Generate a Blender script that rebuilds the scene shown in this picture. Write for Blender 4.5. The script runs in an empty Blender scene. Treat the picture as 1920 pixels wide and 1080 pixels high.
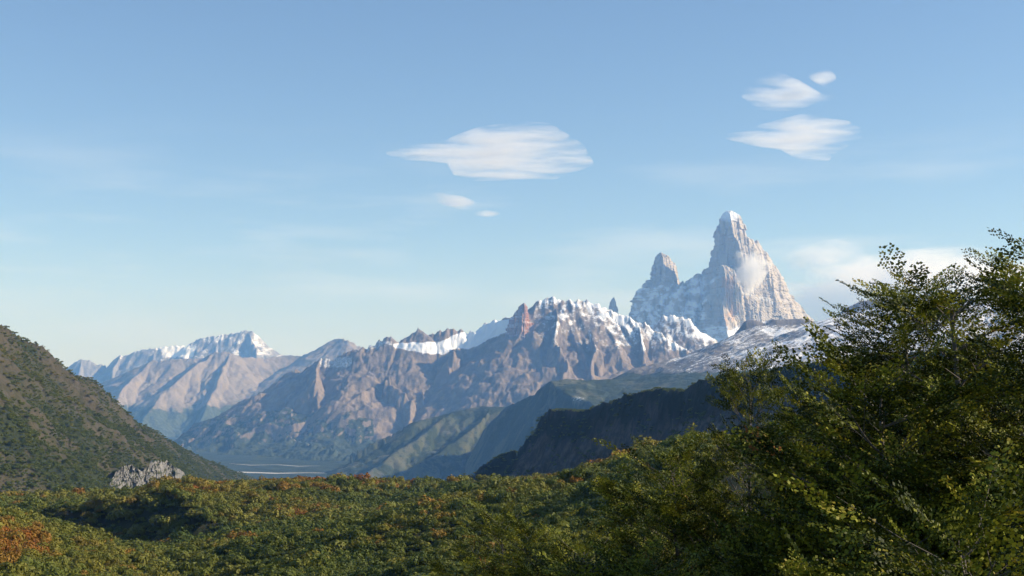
import bpy, math, random
import numpy as np
from mathutils import Vector, Matrix

rng = np.random.default_rng(7)
random.seed(7)
scene = bpy.context.scene
col = scene.collection

# ------------------------------------------------------------------ camera
F = 2500.0                       # focal length in photograph pixels (1920 wide)
PITCH = math.atan((754 - 540) / F)
cam_d = bpy.data.cameras.new('camera')
cam = bpy.data.objects.new('camera', cam_d)
col.objects.link(cam)
cam_d.sensor_width = 36.0
cam_d.lens = 36.0 * F / 1920.0
cam_d.clip_start = 0.1
cam_d.clip_end = 200000.0
cam.location = (0, 0, 0)
cam.rotation_euler = (math.radians(90) + PITCH, 0, 0)
scene.camera = cam

# ------------------------------------------------------------------ sun, sky
SUN_AZ = 92.0      # degrees clockwise from the view direction
SUN_EL = 29.0
world = bpy.data.worlds.new('World')
scene.world = world
world.use_nodes = True
wn, wl = world.node_tree.nodes, world.node_tree.links
wn.clear()
wout = wn.new('ShaderNodeOutputWorld')
wbg = wn.new('ShaderNodeBackground')
wsky = wn.new('ShaderNodeTexSky')
wsky.sky_type = 'NISHITA'
wsky.sun_disc = False
wsky.sun_elevation = math.radians(SUN_EL)
wsky.sun_rotation = math.radians(SUN_AZ)
wsky.altitude = 700
wsky.air_density = 1.0
wsky.dust_density = 0.4
wsky.ozone_density = 3.0
wbg.inputs['Strength'].default_value = 0.105
# thin high cirrus veil, streaked along the horizon
wtc = wn.new('ShaderNodeTexCoord')
wmap = wn.new('ShaderNodeMapping')
wmap.inputs['Scale'].default_value = (2.2, 2.2, 16.0)
wmap.inputs['Rotation'].default_value = (0.0, 0.06, 0.0)
wmap.inputs['Location'].default_value = (3.7, 1.2, 0.45)
wnoi = wn.new('ShaderNodeTexNoise')
wnoi.inputs['Scale'].default_value = 2.1
wnoi.inputs['Detail'].default_value = 7
wnoi.inputs['Roughness'].default_value = 0.55
wramp = wn.new('ShaderNodeMapRange')
wramp.inputs['From Min'].default_value = 0.50
wramp.inputs['From Max'].default_value = 0.78
wramp.inputs['To Max'].default_value = 0.45
wmix = wn.new('ShaderNodeMix'); wmix.data_type = 'RGBA'
wmix.inputs['B'].default_value = (6.2, 6.6, 6.9, 1)
wl.new(wtc.outputs['Generated'], wmap.inputs['Vector'])
wl.new(wmap.outputs['Vector'], wnoi.inputs['Vector'])
wl.new(wnoi.outputs['Fac'], wramp.inputs['Value'])
wsep0 = wn.new('ShaderNodeSeparateXYZ'); wl.new(wtc.outputs['Generated'], wsep0.inputs[0])
wcut = wn.new('ShaderNodeMapRange'); wcut.interpolation_type = 'SMOOTHSTEP'
wcut.inputs['From Min'].default_value = 0.22; wcut.inputs['From Max'].default_value = 0.12
wl.new(wsep0.outputs['Z'], wcut.inputs['Value'])
wmul = wn.new('ShaderNodeMath'); wmul.operation = 'MULTIPLY'
wl.new(wramp.outputs['Result'], wmul.inputs[0]); wl.new(wcut.outputs['Result'], wmul.inputs[1])
wl.new(wmul.outputs[0], wmix.inputs['Factor'])
wl.new(wsky.outputs['Color'], wmix.inputs['A'])
wsep = wn.new('ShaderNodeSeparateXYZ'); wl.new(wtc.outputs['Generated'], wsep.inputs[0])
wlow = wn.new('ShaderNodeMapRange'); wlow.interpolation_type = 'SMOOTHSTEP'
wlow.inputs['From Min'].default_value = 0.13; wlow.inputs['From Max'].default_value = 0.0
wlow.inputs['To Max'].default_value = 0.6
wl.new(wsep.outputs['Z'], wlow.inputs['Value'])
wveil = wn.new('ShaderNodeMix'); wveil.data_type = 'RGBA'
wveil.inputs['B'].default_value = (3.9, 4.4, 4.75, 1)
wl.new(wlow.outputs['Result'], wveil.inputs['Factor']); wl.new(wmix.outputs['Result'], wveil.inputs['A'])
wl.new(wveil.outputs['Result'], wbg.inputs['Color'])
wl.new(wbg.outputs['Background'], wout.inputs['Surface'])

sun_d = bpy.data.lights.new('sun', 'SUN')
sun_d.energy = 5.0
sun_d.angle = math.radians(0.53)
sun_d.color = (1.0, 0.91, 0.78)
sun = bpy.data.objects.new('sun', sun_d)
col.objects.link(sun)
_az, _el = math.radians(SUN_AZ), math.radians(SUN_EL)
to_sun = Vector((math.sin(_az) * math.cos(_el), math.cos(_az) * math.cos(_el), math.sin(_el)))
sun.rotation_euler = to_sun.to_track_quat('Z', 'Y').to_euler()
sun.location = (3000, 0, 4000)

vs = scene.view_settings
vs.view_transform = 'Standard'
vs.look = 'None'
vs.exposure = 0.52
vs.gamma = 1.0
vs.use_curve_mapping = False
scene.cycles.volume_bounces = 10
scene.cycles.max_bounces = 12
scene.cycles.transparent_max_bounces = 8

# ------------------------------------------------------------------ helpers
CP, SP = math.cos(PITCH), math.sin(PITCH)
def at(px, py, d):
    """world point seen at photograph pixel (px, py) at distance d along +Y"""
    u, v = (px - 960) / F, (540 - py) / F
    s = d / (CP - v * SP)
    return np.array((u * s, d, (SP + v * CP) * s))

def tag(o, label=None, cat=None, group=None, kind=None):
    if label: o['label'] = label
    if cat: o['category'] = cat
    if group: o['group'] = group
    if kind: o['kind'] = kind
    return o

def mesh_np(name, verts, quads=None, tris=None, smooth=True, mat=None, attrs=None, fattrs=None):
    me = bpy.data.meshes.new(name)
    verts = np.ascontiguousarray(verts, dtype=np.float32)
    nq = 0 if quads is None else len(quads)
    nt = 0 if tris is None else len(tris)
    me.vertices.add(len(verts))
    me.vertices.foreach_set('co', verts.ravel())
    loops = np.concatenate([a.ravel() for a in (quads, tris) if a is not None and len(a)]).astype(np.int32)
    me.loops.add(len(loops))
    me.loops.foreach_set('vertex_index', loops)
    me.polygons.add(nq + nt)
    starts = np.concatenate([np.arange(nq) * 4, nq * 4 + np.arange(nt) * 3]).astype(np.int32)
    me.polygons.foreach_set('loop_start', starts)
    me.polygons.foreach_set('use_smooth', np.full(nq + nt, smooth, dtype=bool))
    me.update(calc_edges=True)
    for k, v in (attrs or {}).items():
        a = me.attributes.new(k, 'FLOAT', 'POINT')
        a.data.foreach_set('value', np.ascontiguousarray(v, dtype=np.float32))
    for k, v in (fattrs or {}).items():
        a = me.attributes.new(k, 'FLOAT', 'FACE')
        a.data.foreach_set('value', np.ascontiguousarray(v, dtype=np.float32))
    if mat: me.materials.append(mat)
    return me

def obj(name, me, parent=None, loc=None):
    o = bpy.data.objects.new(name, me)
    col.objects.link(o)
    if parent: o.parent = parent
    if loc is not None: o.location = loc
    return o

# --- numpy gradient noise
def _hash(ix, iy, seed):
    h = (ix.astype(np.int64) * 374761393 + iy.astype(np.int64) * 668265263 + seed * 2147483647) & 0xffffffff
    h = ((h ^ (h >> 13)) * 1274126177) & 0xffffffff
    return (h ^ (h >> 16)) & 0xffff
def perlin(x, y, seed=0):
    x = np.asarray(x, dtype=np.float64); y = np.asarray(y, dtype=np.float64)
    ix, iy = np.floor(x), np.floor(y)
    fx, fy = x - ix, y - iy
    u = fx * fx * fx * (fx * (fx * 6 - 15) + 10); v = fy * fy * fy * (fy * (fy * 6 - 15) + 10)
    def g(dx, dy):
        a = _hash(ix + dx, iy + dy, seed) * (2 * math.pi / 65536)
        return np.cos(a) * (fx - dx) + np.sin(a) * (fy - dy)
    a = g(0, 0); b = g(1, 0); c = g(0, 1); d = g(1, 1)
    return 1.5 * ((a * (1 - u) + b * u) * (1 - v) + (c * (1 - u) + d * u) * v)
def fbm(x, y, seed=0, octv=5, gain=0.5, lac=2.03):
    s = 0; a = 1.0; n = 0
    for k in range(octv):
        s = s + a * perlin(x, y, seed + k * 17); n += a
        x = x * lac + 3.1; y = y * lac + 1.7; a *= gain
    return s / n
def ridged(x, y, seed=0, octv=4, gain=0.5, lac=2.1):
    s = 0; a = 1.0; n = 0
    for k in range(octv):
        s = s + a * (1 - np.abs(perlin(x, y, seed + k * 13)) * 1.6); n += a
        x = x * lac + 5.3; y = y * lac + 2.9; a *= gain
    return s / n
def sstep(a, b, x):
    t = np.clip((x - a) / (b - a), 0, 1)
    return t * t * (3 - 2 * t)

def grid_quads(nr, nc, wrap=False):
    r, c = np.meshgrid(np.arange(nr - 1), np.arange(nc if wrap else nc - 1), indexing='ij')
    c1 = (c + 1) % nc
    a = r * nc + c; b = r * nc + c1; d = (r + 1) * nc + c; e = (r + 1) * nc + c1
    return np.stack([a, b, e, d], -1).reshape(-1, 4)

def vnormals(P, nr, nc):
    G = P.reshape(nr, nc, 3)
    du = np.gradient(G, axis=1); dv = np.gradient(G, axis=0)
    n = np.cross(du, dv); n /= np.linalg.norm(n, axis=-1, keepdims=True) + 1e-9
    n *= np.sign(n[..., 2:3] + 1e-9)
    return n.reshape(-1, 3)

def trace(pts):
    return np.array([at(*p) for p in pts])
def spur(start, pts, g):
    """a spur leaving crest point start=(px,py,depth), descending at gradient g through photo points"""
    out = [at(*start)]
    d0, z0 = out[0][1], out[0][2]
    for k, p in enumerate(pts):
        gg = g[k] if isinstance(g, (list, tuple)) else g
        v = (754 - p[1]) / F
        d = (gg * d0 - z0) / (gg - v)
        out.append(at(p[0], p[1], d))
        d0, z0 = out[-1][1], out[-1][2]
    return np.array(out)

def ridge_height(X, Y, ridges, warp=0.0, wscale=1.0, seed=1):
    """height of a massif made of crest and spur polylines; returns z, along-coordinate, distance"""
    if warp:
        X = X + warp * fbm(X / wscale, Y / wscale, seed, 4)
        Y = Y + warp * fbm(X / wscale + 9.3, Y / wscale + 4.1, seed + 5, 4)
    best = np.full(X.shape, -1e9); A = np.zeros_like(X); D = np.zeros_like(X); W = np.zeros_like(X)
    off = 0.0
    for r in ridges:
        P = r['p']; kf, kb = r.get('k', (0.6, 0.6)); k1, d0 = r.get('steep', (0.0, 1.0))
        e0 = P[1] - P[0]; L0 = math.hypot(e0[0], e0[1])
        over = r.get('cap', 0.0) * np.maximum(0, -((X - P[0][0]) * e0[0] + (Y - P[0][1]) * e0[1]) / L0)
        for i in range(len(P) - 1):
            ax, ay, az = P[i]; bx, by, bz = P[i + 1]
            ex, ey = bx - ax, by - ay
            L = math.hypot(ex, ey) + 1e-6
            t = np.clip(((X - ax) * ex + (Y - ay) * ey) / (L * L), 0, 1)
            dx, dy = X - (ax + t * ex), Y - (ay + t * ey)
            d = np.hypot(dx, dy)
            side = (dx * ey - dy * ex) / L / (d + 1e-6)        # +1 right of travel direction (towards the camera for left-to-right crests)
            w = 0.5 + 0.5 * np.clip(side * 1.5, -1, 1)
            k = kf * w + kb * (1 - w)
            d = d + over
            h = az + (bz - az) * t - k * d - k1 * d0 * (1 - np.exp(-d / d0)) * w
            m = h > best
            best = np.where(m, h, best); A = np.where(m, off + t * L, A); D = np.where(m, d, D)
            off += L + 0.0
        off += 5000.0
    return best, A, D

def heightfield(px0, px1, d0, d1, nc, nr, dens=1.0):
    px = np.linspace(px0, px1, nc)
    dep = d0 + (d1 - d0) * np.linspace(0, 1, nr) ** dens
    PX, DD = np.meshgrid(px, dep)
    X = (PX - 960) / F * DD
    return PX.ravel(), X.ravel(), DD.ravel()

def project(P):
    """photo pixel of world points, used to place patches of snow and scrub"""
    x, y, z = P[:, 0], P[:, 1], P[:, 2]
    fy = y * CP + z * SP; up = z * CP - y * SP
    return 960 + F * x / fy, 540 - F * up / fy

# ------------------------------------------------------------------ materials
def new_mat(name):
    m = bpy.data.materials.new(name); m.use_nodes = True
    nt = m.node_tree; nt.nodes.clear()
    return m, nt.nodes, nt.links
def N(nodes, typ, **kw):
    n = nodes.new(typ)
    for k, v in kw.items():
        if k in n.inputs: n.inputs[k].default_value = v
        else: setattr(n, k, v)
    return n
def mixc(nodes, links, fac, a, b):
    m = nodes.new('ShaderNodeMix'); m.data_type = 'RGBA'
    for s, v in (('Factor', fac), ('A', a), ('B', b)):
        i = [q for q in m.inputs if q.name == s and (q.type == 'RGBA' or s == 'Factor' and q.type == 'VALUE')][0]
        if isinstance(v, (tuple, list)): i.default_value = tuple(v) + (1,) if len(v) == 3 else v
        elif isinstance(v, (int, float)): i.default_value = v
        else: links.new(v, i)
    return [q for q in m.outputs if q.type == 'RGBA'][0]
def noise(nodes, links, vec, scale, detail=6, rough=0.6, dist=0.0):
    n = nodes.new('ShaderNodeTexNoise')
    n.inputs['Scale'].default_value = scale; n.inputs['Detail'].default_value = detail
    n.inputs['Roughness'].default_value = rough; n.inputs['Distortion'].default_value = dist
    links.new(vec, n.inputs['Vector'])
    return n.outputs['Fac']
def ramp(nodes, links, val, lo, hi, a=0.0, b=1.0):
    n = nodes.new('ShaderNodeMapRange'); n.interpolation_type = 'SMOOTHSTEP'
    links.new(val, n.inputs['Value'])
    n.inputs['From Min'].default_value = lo; n.inputs['From Max'].default_value = hi
    n.inputs['To Min'].default_value = a; n.inputs['To Max'].default_value = b
    return n.outputs['Result']
def math2(nodes, links, op, a, b):
    n = nodes.new('ShaderNodeMath'); n.operation = op
    for i, v in enumerate((a, b)):
        if isinstance(v, (int, float)): n.inputs[i].default_value = v
        else: links.new(v, n.inputs[i])
    return n.outputs[0]

def terrain_mat(name, rock_a, rock_b, rock_c, veg, scale, snow_col=(0.82, 0.84, 0.88), bump=1.0, stretch=0.35, veg2=None, snow_soft=0.25):
    """rock in three tones, scrub where 'veg' is high, snow where 'snow' is high; broken up by noise"""
    m, n, l = new_mat(name)
    out = N(n, 'ShaderNodeOutputMaterial'); bs = N(n, 'ShaderNodeBsdfPrincipled', Roughness=0.95)
    bs.inputs['Specular IOR Level'].default_value = 0.1
    geo = N(n, 'ShaderNodeNewGeometry')
    mp = N(n, 'ShaderNodeMapping'); mp.inputs['Scale'].default_value = (1, 1, stretch)
    l.new(geo.outputs['Position'], mp.inputs['Vector'])
    v = mp.outputs['Vector']
    n1 = noise(n, l, v, 0.35 / scale, 6, 0.6, 0.4)
    n2 = noise(n, l, v, 2.2 / scale, 8, 0.68)
    n3 = noise(n, l, geo.outputs['Position'], 7.0 / scale, 6, 0.7)
    c = mixc(n, l, ramp(n, l, n1, 0.38, 0.62), rock_a, rock_b)
    c = mixc(n, l, ramp(n, l, n2, 0.42, 0.68), c, rock_c)
    av = N(n, 'ShaderNodeAttribute', attribute_name='veg')
    asn = N(n, 'ShaderNodeAttribute', attribute_name='snow')
    vf = ramp(n, l, math2(n, l, 'ADD', av.outputs['Fac'], math2(n, l, 'MULTIPLY', math2(n, l, 'SUBTRACT', n2, 0.5), 1.6)), 0.38, 0.62)
    vc = mixc(n, l, ramp(n, l, n3, 0.35, 0.65), veg, veg2 or tuple(q * 0.55 for q in veg))
    c = mixc(n, l, vf, c, vc)
    sf = ramp(n, l, math2(n, l, 'ADD', asn.outputs['Fac'], math2(n, l, 'MULTIPLY', math2(n, l, 'SUBTRACT', n3, 0.5), 1.5)), 0.5 - snow_soft, 0.5 + snow_soft)
    c = mixc(n, l, sf, c, snow_col)
    l.new(c, bs.inputs['Base Color'])
    bp = N(n, 'ShaderNodeBump', Strength=0.85); bp.inputs['Distance'].default_value = scale * 0.13 * bump
    nr_ = n.new('ShaderNodeTexNoise'); nr_.noise_type = 'RIDGED_MULTIFRACTAL'
    nr_.inputs['Scale'].default_value = 1.6 / scale; nr_.inputs['Detail'].default_value = 7; nr_.inputs['Roughness'].default_value = .55
    l.new(v, nr_.inputs['Vector'])
    l.new(math2(n, l, 'ADD', n2, math2(n, l, 'MULTIPLY', nr_.outputs['Fac'], .8)), bp.inputs['Height'])
    l.new(bp.outputs['Normal'], bs.inputs['Normal'])
    l.new(bs.outputs['BSDF'], out.inputs['Surface'])
    return m

def leaf_mat(name, ramp_cols, src='FACE', trans=0.35):
    """foliage: colour picked by a per-leaf 'tint' (or per-plant, when instanced)"""
    m, n, l = new_mat(name)
    out = N(n, 'ShaderNodeOutputMaterial')
    at_ = N(n, 'ShaderNodeAttribute', attribute_name='tint')
    if src == 'INST': at_.attribute_type = 'INSTANCER'
    cr = N(n, 'ShaderNodeValToRGB')
    el = cr.color_ramp.elements
    while len(el) < len(ramp_cols): el.new(0.5)
    for e, (p, c) in zip(el, ramp_cols): e.position = p; e.color = tuple(c) + (1,)
    l.new(at_.outputs['Fac'], cr.inputs['Fac'])
    c = cr.outputs['Color']
    if src == 'INST':
        a2 = N(n, 'ShaderNodeAttribute', attribute_name='leaf')
        c = mixc(n, l, ramp(n, l, a2.outputs['Fac'], 0, 1, 0.0, 0.42), c, (0.035, 0.04, 0.010))
    df = N(n, 'ShaderNodeBsdfPrincipled', Roughness=0.55); df.inputs['Specular IOR Level'].default_value = 0.12
    tr = N(n, 'ShaderNodeBsdfTranslucent')
    mx = N(n, 'ShaderNodeMixShader'); mx.inputs[0].default_value = trans
    l.new(c, df.inputs['Base Color']); l.new(c, tr.inputs['Color'])
    l.new(df.outputs[0], mx.inputs[1]); l.new(tr.outputs[0], mx.inputs[2])
    l.new(mx.outputs[0], out.inputs['Surface'])
    return m

MASSIF = terrain_mat('weathered_brown_rock', (0.205, 0.162, 0.125), (0.145, 0.122, 0.105), (0.26, 0.205, 0.16), (0.055, 0.07, 0.036), 110)
FAR_ROCK = terrain_mat('far_grey_brown_rock', (0.235, 0.20, 0.165), (0.18, 0.155, 0.135), (0.28, 0.24, 0.195), (0.08, 0.10, 0.06), 220)
FAR_BLUE = terrain_mat('far_dark_rock', (0.22, 0.22, 0.23), (0.17, 0.17, 0.18), (0.27, 0.26, 0.26), (0.08, 0.10, 0.06), 220)
GRANITE = terrain_mat('pale_granite', (0.47, 0.415, 0.34), (0.36, 0.327, 0.282), (0.55, 0.49, 0.41), (0.47, 0.33, 0.215), 60, bump=.55, stretch=0.12, veg2=(0.50, 0.36, 0.25))
MORAINE = terrain_mat('grey_scree', (0.17, 0.155, 0.145), (0.135, 0.125, 0.12), (0.21, 0.19, 0.175), (0.055, 0.07, 0.038), 60, snow_soft=0.2)
HILL = terrain_mat('scrub_hill', (0.09, 0.095, 0.052), (0.07, 0.082, 0.045), (0.12, 0.11, 0.072), (0.045, 0.06, 0.03), 60)
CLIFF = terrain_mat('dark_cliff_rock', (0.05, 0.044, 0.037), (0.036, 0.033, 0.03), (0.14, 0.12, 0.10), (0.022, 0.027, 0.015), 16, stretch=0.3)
SLOPE = terrain_mat('hillside_heath', (0.060, 0.052, 0.029), (0.050, 0.050, 0.026), (0.085, 0.070, 0.05), (0.038, 0.047, 0.021), 40, stretch=1.0)
FLOOR = terrain_mat('valley_floor', (0.045, 0.06, 0.03), (0.035, 0.05, 0.026), (0.085, 0.085, 0.05), (0.03, 0.045, 0.024), 300)
SOIL = terrain_mat('forest_floor', (0.055, 0.045, 0.025), (0.04, 0.04, 0.02), (0.07, 0.06, 0.03), (0.04, 0.05, 0.02), 5, stretch=1.0)
OUTCROP = terrain_mat('grey_outcrop_rock', (0.185, 0.18, 0.175), (0.13, 0.127, 0.122), (0.25, 0.24, 0.225), (0.06, 0.068, 0.03), 14, stretch=0.25)
GRAVEL = terrain_mat('pale_river_gravel', (0.5, 0.48, 0.44), (0.42, 0.41, 0.38), (0.58, 0.55, 0.5), (0.3, 0.3, 0.25), 80)

# ------------------------------------------------------------------ valley floor
ZV = -380.0
def sheet(name, x0, x1, y0, y1, z, mat, n=60):
    X, Y = np.meshgrid(np.linspace(x0, x1, n), np.linspace(y0, y1, n))
    P = np.stack([X.ravel(), Y.ravel(), np.full(X.size, z)], -1)
    return obj(name, mesh_np(name, P, grid_quads(n, n), mat=mat, attrs={'snow': np.zeros(len(P)), 'veg': np.full(len(P), .5)}))
tag(sheet('ground', -15500, 15500, -11500, 23200, ZV, FLOOR), 'dark forested valley floor between the mountains', 'ground', kind='structure')

def ribbon(name, pts, label):
    """braided gravel bed lying on the valley floor: (px, py, half width in m)"""
    c = []; w = []
    for px, py, hw in pts:
        d = -ZV / ((py - 754) / F); q = at(px, py, d); c.append((q[0], q[1])); w.append(hw)
    c = np.array(c); t = np.linspace(0, len(c) - 1, 160)
    cx = np.interp(t, range(len(c)), c[:, 0]); cy = np.interp(t, range(len(c)), c[:, 1]); hw = np.interp(t, range(len(c)), w)
    a = cy + hw * (1 + .6 * fbm(t * 1.1, t * 0, 3, 3)); b = cy - hw * (1 + .6 * fbm(t * 1.1, t * 0 + 7, 4, 3))
    rows = np.concatenate([np.stack([cx, b, np.full_like(cx, ZV + .6)], -1), np.stack([cx, a, np.full_like(cx, ZV + .6)], -1)])
    o = obj(name, mesh_np(name, rows, grid_quads(2, 160), mat=GRAVEL, attrs={'snow': np.zeros(320), 'veg': np.zeros(320)}))
    tag(o, label, 'river bed', kind='structure')
ribbon('river_bed', [(250, 808, 60), (300, 808.3, 150), (350, 809, 210), (400, 810, 160), (450, 810, 40)], 'pale gravel river flat at the foot of the far brown mountain')
ribbon('river_bed', [(400, 882, 10), (450, 884, 55), (520, 886, 45), (580, 885, 20), (640, 886, 6)], 'thin pale river bed winding behind the forested knolls')

ribbon('river_bed', [(430, 868, 6), (470, 871, 20), (520, 870, 14), (560, 873, 22), (600, 872, 4)], 'faint gravel braid across the valley floor above the thin river bed')
ribbon('river_bed', [(330, 822, 10), (380, 824, 30), (430, 823, 24), (470, 826, 8)], 'faint gravel braid just below the pale river flat')

# ------------------------------------------------------------------ mountains
def massif(name, ridges, px, dep, n, mat, label, warp=(0, 1), rill=(0, 100), rough=(0, 100), masks=None, seed=1, crest_jag=0.0, dens=1.0, crag=0.0, floor=ZV - 5):
    PX, X, Y = heightfield(px[0], px[1], dep[0], dep[1], n[0], n[1], dens)
    Z, A, D = ridge_height(X, Y, ridges, warp[0], warp[1], seed)
    if rill[0]:
        w_ = rill[1]
        A2 = A + .8 * w_ * fbm(X / (3 * w_), Y / (3 * w_), seed + 30, 4) + .25 * D * fbm(X / (6 * w_), Y / (6 * w_), seed + 31, 3)
        amp = rill[0] * np.clip(D / (w_ * 1.3), 0, 1) * (.55 + .9 * np.clip(.5 + fbm(X / (5 * w_), Y / (5 * w_), seed + 32, 3), 0, 1))
        Z = Z - amp * (1 - ridged(A2 / w_, D / (w_ * 3.5), seed + 40, 3)) * 1.5
        Z = Z - .55 * amp * (1 - ridged(A2 / (w_ * .31), D / (w_ * 1.1), seed + 60, 4))
        Z = Z - .35 * amp * (1 - ridged(X / (w_ * .5), Y / (w_ * .5), seed + 61, 4))
    if rough[0]:
        Z = Z + rough[0] * ((1 - crag) * fbm(X / rough[1], Y / rough[1], seed + 80, 6, 0.58) + crag * 1.7 * (ridged(X / rough[1], Y / (rough[1] * 1.3), seed + 81, 6, .55) - .62))
    if crest_jag:
        Z = Z + crest_jag * np.exp(-D / 60.0) * (ridged(X / 70.0, Y / 400.0, seed + 90, 3) - .55) * 2
    Z = np.maximum(Z, floor)
    P = np.stack([X, Y, Z], -1)
    nr = n[1]; nc = n[0]
    nrm = vnormals(P, nr, nc)
    sx, sy = project(P)
    attrs = {'snow': np.zeros(len(P)), 'veg': np.zeros(len(P))}
    if masks: attrs.update(masks(P, nrm, sx, sy, D))
    o = obj(name, mesh_np(name, P, grid_quads(nr, nc), mat=mat, attrs=attrs))
    tag(o, label, 'mountain' if 'mountain' in name else 'hill', kind='structure')
    return o, P

# far snowy mountain at the left
r = [dict(p=trace([(60, 720, 21000), (133, 693, 21000), (147, 677, 21000), (155, 673, 21000), (167, 675, 21000), (193, 683, 21000), (207, 677, 21000), (227, 663, 21000),
     (240, 665, 21000), (257, 658, 21000), (277, 653, 21000), (310, 650, 21000), (350, 648, 21000), (363, 638, 21000), (377, 633, 21000), (410, 627, 21000), (430, 625, 21000),
     (457, 620, 21000), (473, 620, 21000), (490, 632, 21000), (507, 645, 21000), (530, 667, 21000), (580, 700, 21000)]), k=(0.62, 0.7))]
for a, b in (((155, 673, 21000), [(150, 700), (140, 730)]), ((227, 663, 21000), [(215, 690), (205, 720)]), ((293, 652, 21000), [(285, 675), (270, 700)]),
             ((390, 632, 21000), [(385, 655), (370, 690)]), ((430, 625, 21000), [(436, 650), (430, 690)]), ((465, 620, 21000), [(478, 650), (480, 690)]), ((500, 640, 21000), [(515, 665), (525, 690)])):
    r.append(dict(p=spur(a, b, 0.55), k=(0.75, 0.75)))
def m_far(P, nrm, sx, sy, D):
    base = 0.0 + 0.25 * sstep(700, 640, sy) + 0.6 * (nrm[:, 2] - 0.7) + 0.25 * nrm[:, 0] + 0.75 * fbm(P[:, 0] / 150, P[:, 2] / 130, 5, 4)
    field = sstep(295, 315, sx) * sstep(378, 352, sx) * sstep(645, 650, sy) * sstep(676, 664, sy)
    base = np.where(sx < 200, base - 0.3, base)
    return {'snow': np.clip(base + field, 0, 1.4)}
massif('far_snow_mountain', r, (20, 620), (18500, 22500), (320, 140), FAR_BLUE, 'distant blue-grey snow-streaked mountain on the left horizon', (60, 700), (70, 260), (30, 240), m_far, 11, 26, crag=.7)

# smooth brown mountain in front of it
d = 16500
r = [dict(p=trace([(100, 790, d), (150, 745, d), (180, 720, d), (233, 700, d), (283, 677, d), (333, 672, d), (367, 672, d), (397, 660, d), (427, 660, d), (450, 669, d + 100), (483, 671, d + 300), (533, 667, d + 600), (560, 667, d + 600),
     (583, 660, d + 500), (610, 648, d + 300), (627, 636, d + 200), (640, 634, d + 200), (657, 638, d), (677, 648, d), (720, 665, d), (800, 700, d)]), k=(0.5, 0.7)),
     dict(p=spur((397, 660, d), [(360, 690), (310, 730), (280, 770), (255, 800)], 0.42), k=(0.55, 0.55)),
     dict(p=spur((427, 660, d), [(420, 700), (400, 745), (385, 790)], 0.46), k=(0.6, 0.6)),
     dict(p=spur((283, 677, d), [(240, 720), (215, 760)], 0.42), k=(0.55, 0.55)),
     dict(p=spur((483, 671, d + 300), [(500, 700), (470, 750), (440, 790)], 0.5), k=(0.6, 0.6)),
     dict(p=spur((583, 660, d + 500), [(560, 690), (530, 730)], 0.5), k=(0.6, 0.6)),
     dict(p=spur((627, 636, d + 200), [(620, 670), (600, 710)], 0.55), k=(0.7, 0.7))]
def m_brown(P, nrm, sx, sy, D):
    veg = sstep(735, 790, sy + 18 * fbm(P[:, 0] / 700, P[:, 1] / 700, 3, 4)) * 1.1
    return {'veg': np.clip(veg, 0, 1)}
massif('brown_mountain', r, (80, 830), (13500, 17600), (360, 200), FAR_ROCK, 'rounded bare brown mountain in front of the distant snow peak', (110, 900), (46, 300), (26, 300), m_brown, 21, 14, crag=.6)

# main massif with the red spire and the hanging glacier
C = [(687, 650, 11200), (707, 638, 11200), (725, 633, 11200), (740, 640, 11200), (757, 638, 11250), (770, 620, 11300), (783, 610, 11300), (793, 622, 11300), (807, 623, 11300), (833, 617, 11300), (857, 620, 11300), (877, 623, 11300),
     (897, 613, 11300), (923, 602, 11300), (947, 600, 11250), (965, 598, 11150), (985, 596, 11050), (997, 577, 11050), (1010, 563, 11050), (1021, 559, 11050), (1042, 557, 11050), (1067, 561, 11050), (1096, 563, 11050), (1121, 571, 11050), (1137, 580, 11050), (1167, 592, 11000)]
r = [dict(p=trace(C), k=(0.75, 0.8)),
     dict(p=trace([(340, 830, 12400), (393, 807, 12200), (427, 777, 12000), (467, 747, 11800), (507, 730, 11600), (533, 710, 11500), (560, 690, 11400), (600, 677, 11300), (633, 672, 11250), (687, 650, 11200)]), k=(0.55, 0.8)),
     dict(p=trace([(1167, 592, 11000), (1192, 602, 10950), (1225, 618, 10850), (1250, 634, 10750), (1296, 660, 10600), (1340, 690, 10500)]), k=(0.75, 0.8)),
     dict(p=trace([(1200, 625, 11500), (1222, 607, 11500), (1246, 594, 11500), (1267, 593, 11500), (1300, 603, 11450), (1321, 631, 11300), (1345, 660, 11200)]), k=(0.8, 0.8))]
r.append(dict(p=trace([(430, 806, 11600), (520, 815, 10400), (620, 845, 9000), (720, 862, 8500)]), k=(.13, .3)))
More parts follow.
